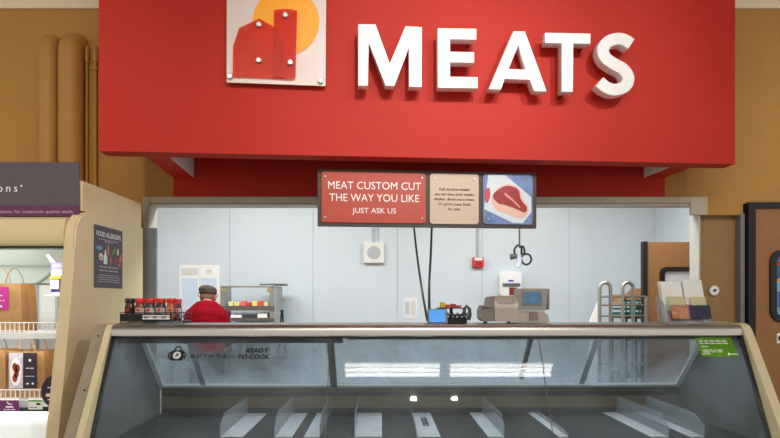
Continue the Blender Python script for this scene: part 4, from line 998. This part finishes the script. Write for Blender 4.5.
def remesh(bm, name, voxel, m, parent, sm=6):
    me = bpy.data.meshes.new(name); bm.to_mesh(me); bm.free()
    o = bpy.data.objects.new(name, me); COL.objects.link(o)
    r = o.modifiers.new('r', 'REMESH'); r.mode = 'VOXEL'; r.voxel_size = voxel
    s = o.modifiers.new('s', 'SMOOTH'); s.iterations = sm; s.factor = .5
    bpy.context.view_layer.update()
    me2 = bpy.data.meshes.new_from_object(o.evaluated_get(DG())); bpy.data.objects.remove(o)
    for p in me2.polygons: p.use_smooth = True
    me2.name = name
    return link(name, me2, m, parent)
SKIN = mat('skin', (206, 150, 124), .5)
# faces +Y (away from camera), head bent forward and to its left
HC = Vector((-.012, .09, 1.545))
arms = {}
def torso(bm, g):
    ell(bm, (0, 0, 1.02), (.165+g, .115+g, .16)); ell(bm, (0, .0, 1.18), (.16+g, .115+g, .17)); ell(bm, (0, .005, 1.29), (.17+g, .115+g, .135)); 
    caps(bm, [(-.15, .0, 1.355), (-.06, 0, 1.42), (.06, 0, 1.42), (.15, .0, 1.355)], [.05+g, .06+g, .06+g, .05+g])
    ell(bm, (0, -.03, 1.35), (.15+g, .07+g, .10))
SH = {-1: (-.158, 0, 1.34), 1: (.158, 0, 1.34)}
EL = {-1: (-.235, .03, 1.10), 1: (.225, .03, 1.09)}
WR = {-1: (-.14, .25, 1.05), 1: (.13, .26, 1.03)}
bm = bmesh.new(); torso(bm, -.012)
caps(bm, [(0, .0, 1.40), (-.003, .05, 1.49)], [.058, .052])
ell(bm, HC, (.074, .092, .105), rx=-.55); ell(bm, HC+Vector((0, .045, -.05)), (.055, .06, .06), rx=-.4)
ell(bm, HC+Vector((0, .112, -.035)), (.012, .018, .022)); ell(bm, HC+Vector((-.077, .0, -.02)), (.010, .02, .03)); ell(bm, HC+Vector((.077, .0, -.02)), (.010, .02, .03))
ell(bm, HC+Vector((0, .085, -.085)), (.025, .012, .01))
for s in (-1, 1):
    caps(bm, [SH[s], EL[s]], [.05, .04]); caps(bm, [EL[s], WR[s]], [.04, .027])
    caps(bm, [(s*.09, 0, .95), (s*.10, .01, .52), (s*.10, -.01, .09)], [.085, .055, .04])
    caps(bm, [(s*.10, -.02, .055), (s*.12, .15, .035)], [.045, .035])
    w0 = Vector(WR[s]); caps(bm, [w0, w0+Vector((-s*.01, .05, -.02))], [.026, .03]); ell(bm, w0+Vector((-s*.012, .06, -.025)), (.038, .045, .018), rx=-.35)
    for i, L in enumerate((.07, .08, .075, .058)):
        b0 = w0+Vector((-s*.012+(i-1.5)*.019, .095, -.038)); b1_ = b0+Vector(((i-1.5)*.004, L*.5, -.012)); b2_ = b1_+Vector((0, L*.3, -.03))
        caps(bm, [b0, b1_, b2_], [.0095, .009, .008])
    t0 = w0+Vector((-s*.04, .05, -.03)); caps(bm, [t0, t0+Vector((-s*.025, .03, -.01)), t0+Vector((-s*.03, .055, -.022))], [.012, .0105, .0095])
body = remesh(bm, 'body', .0075, SKIN, wk, 3)
bm = bmesh.new(); torso(bm, .016)
for s in (-1, 1): caps(bm, [SH[s], EL[s]], [.068, .056]); caps(bm, [EL[s], Vector(EL[s]).lerp(Vector(WR[s]), .75)], [.056, .042])
caps(bm, [(0, .0, 1.41), (0, .015, 1.445)], [.068, .062])
shirt = remesh(bm, 'red_shirt', .012, mat('shirt_red', (128, 4, 24), .8, spec=.1, noise=.08, scale=30, bump=.15), wk, 4)
MB().tube([(.066*math.cos(a), .022+.066*math.sin(a), 1.457+.02*math.sin(a+.3)) for a in [2*math.pi*i/20 for i in range(21)]], .011, 8, False).build('shirt_collar', mat('collar_red', (150, 12, 36), .75), wk, True)
bm = bmesh.new(); ell(bm, (0, 0, .97), (.175, .125, .13))
for s in (-1, 1): caps(bm, [(s*.09, 0, .93), (s*.10, .01, .52), (s*.10, -.01, .13)], [.1, .075, .062])
remesh(bm, 'trousers', .014, mat('trouser_black', (30, 30, 34), .8), wk, 4)
for s in (-1, 1):
    bm = bmesh.new(); caps(bm, [(s*.10, -.025, .055), (s*.122, .165, .04)], [.055, .04]); q = remesh(bm, 'shoe', .01, BLACK, wk, 2)
# hair fringe at the nape and the cap
bm = bmesh.new(); ell(bm, HC+Vector((0, -.012, -.006)), (.0795, .086, .085), rx=-.5)
hair = remesh(bm, 'hair', .01, mat('hair_brown', (120, 88, 66), .8, noise=.3, scale=90), wk, 1)
CAPM = mat('cap_brown', (74, 62, 52), .85, noise=.3, scale=60, bump=.4)
bm = bmesh.new(); ell(bm, HC+Vector((-.004, .0, .055)), (.092, .112, .052), rx=-.2, ry=.06); ell(bm, HC+Vector((-.0, -.01, .03)), (.088, .098, .04), rx=-.15)
cap = remesh(bm, 'flat_cap', .008, CAPM, wk, 3)
bm = bmesh.new(); ell(bm, HC+Vector((-.035, .115, .015)), (.07, .05, .012), rx=-.4); remesh(bm, 'cap_peak', .006, CAPM, cap, 2)
for s in (-1, 1):
    MB().tube([HC+Vector((s*.085, -.04, .035)), HC+Vector((s*.103, -.01, .0)), HC+Vector((s*.083, .01, -.022))], .0035, 6).build('mask_strap', BLACK, wk, True)

# ------------------------------------------------------------------ lamps of the shop, seen mirrored in the case glass
EM = mat('lamp_glow', (255, 252, 244), .5, emit=14); 
nA = k3(0, -.005, ZT-.07); nB = k3(0, GW, GZ); NR = KU.cross(nB-nA).normalized()
if NR.y > 0: NR = -NR
def mirror_at(px, py, z):
    g = gpt(px, py); P = k3(g[0], g[1], g[2]); d_ = (P-Vector((0, 0, CZ))).normalized(); r_ = d_-2*d_.dot(NR)*NR
    return P+r_*((z-P.z)/r_.z)
for i, (a_, b_) in enumerate(((344, 441), (449, 553))):
    P = mirror_at(a_, 371, 4.75); Q = mirror_at(b_, 371, 4.75)
    L = (Q-P).length; o = empty('ceiling_light', (P+Q)/2, math.atan2((Q-P).y, (Q-P).x), ['left', 'right'][i]+' long white tube lamp mirrored in the middle case glass', 'ceiling light', 'tube lamps over the aisle')
    MB().box(-L/2, L/2, -.13, .13, .03, .08).build('housing', WHITE, o)
    for y in (-.085, 0, .085): MB().tube([(-L/2+.02, y, .01), (L/2-.02, y, .01)], .022, 10).build('lamp_tube', EM, o)
    for x in (-L/3, L/3): MB().tube([(x, 0, .08), (x, 0, .25)], .006, 6).build('hanger', STEELD, o)
EM2 = mat('spot_glow', (255, 250, 240), .5, emit=260)
for i, px in enumerate((413.5, 454.5)):
    P = mirror_at(px, 398.5, 4.68)
    o = empty('track_spotlight', P, 0, ['left', 'right'][i]+'-hand of two round spotlights mirrored as bright dots in case glass', 'spotlight', 'track spotlights over the aisle')
    b = MB().lathe([(.06, 0), (.065, .02), (.05, .16)], n=20).build('spot_can', WHITE, o)
    b.rotation_euler = (0, 0, 0)
    MB().lathe([(.042, -.004), (.042, .0)], n=20).build('lamp_face', EM2, o)
    MB().tube([(0, 0, .16), (0, 0, .32)], .01, 6).build('stem', WHITE, o)
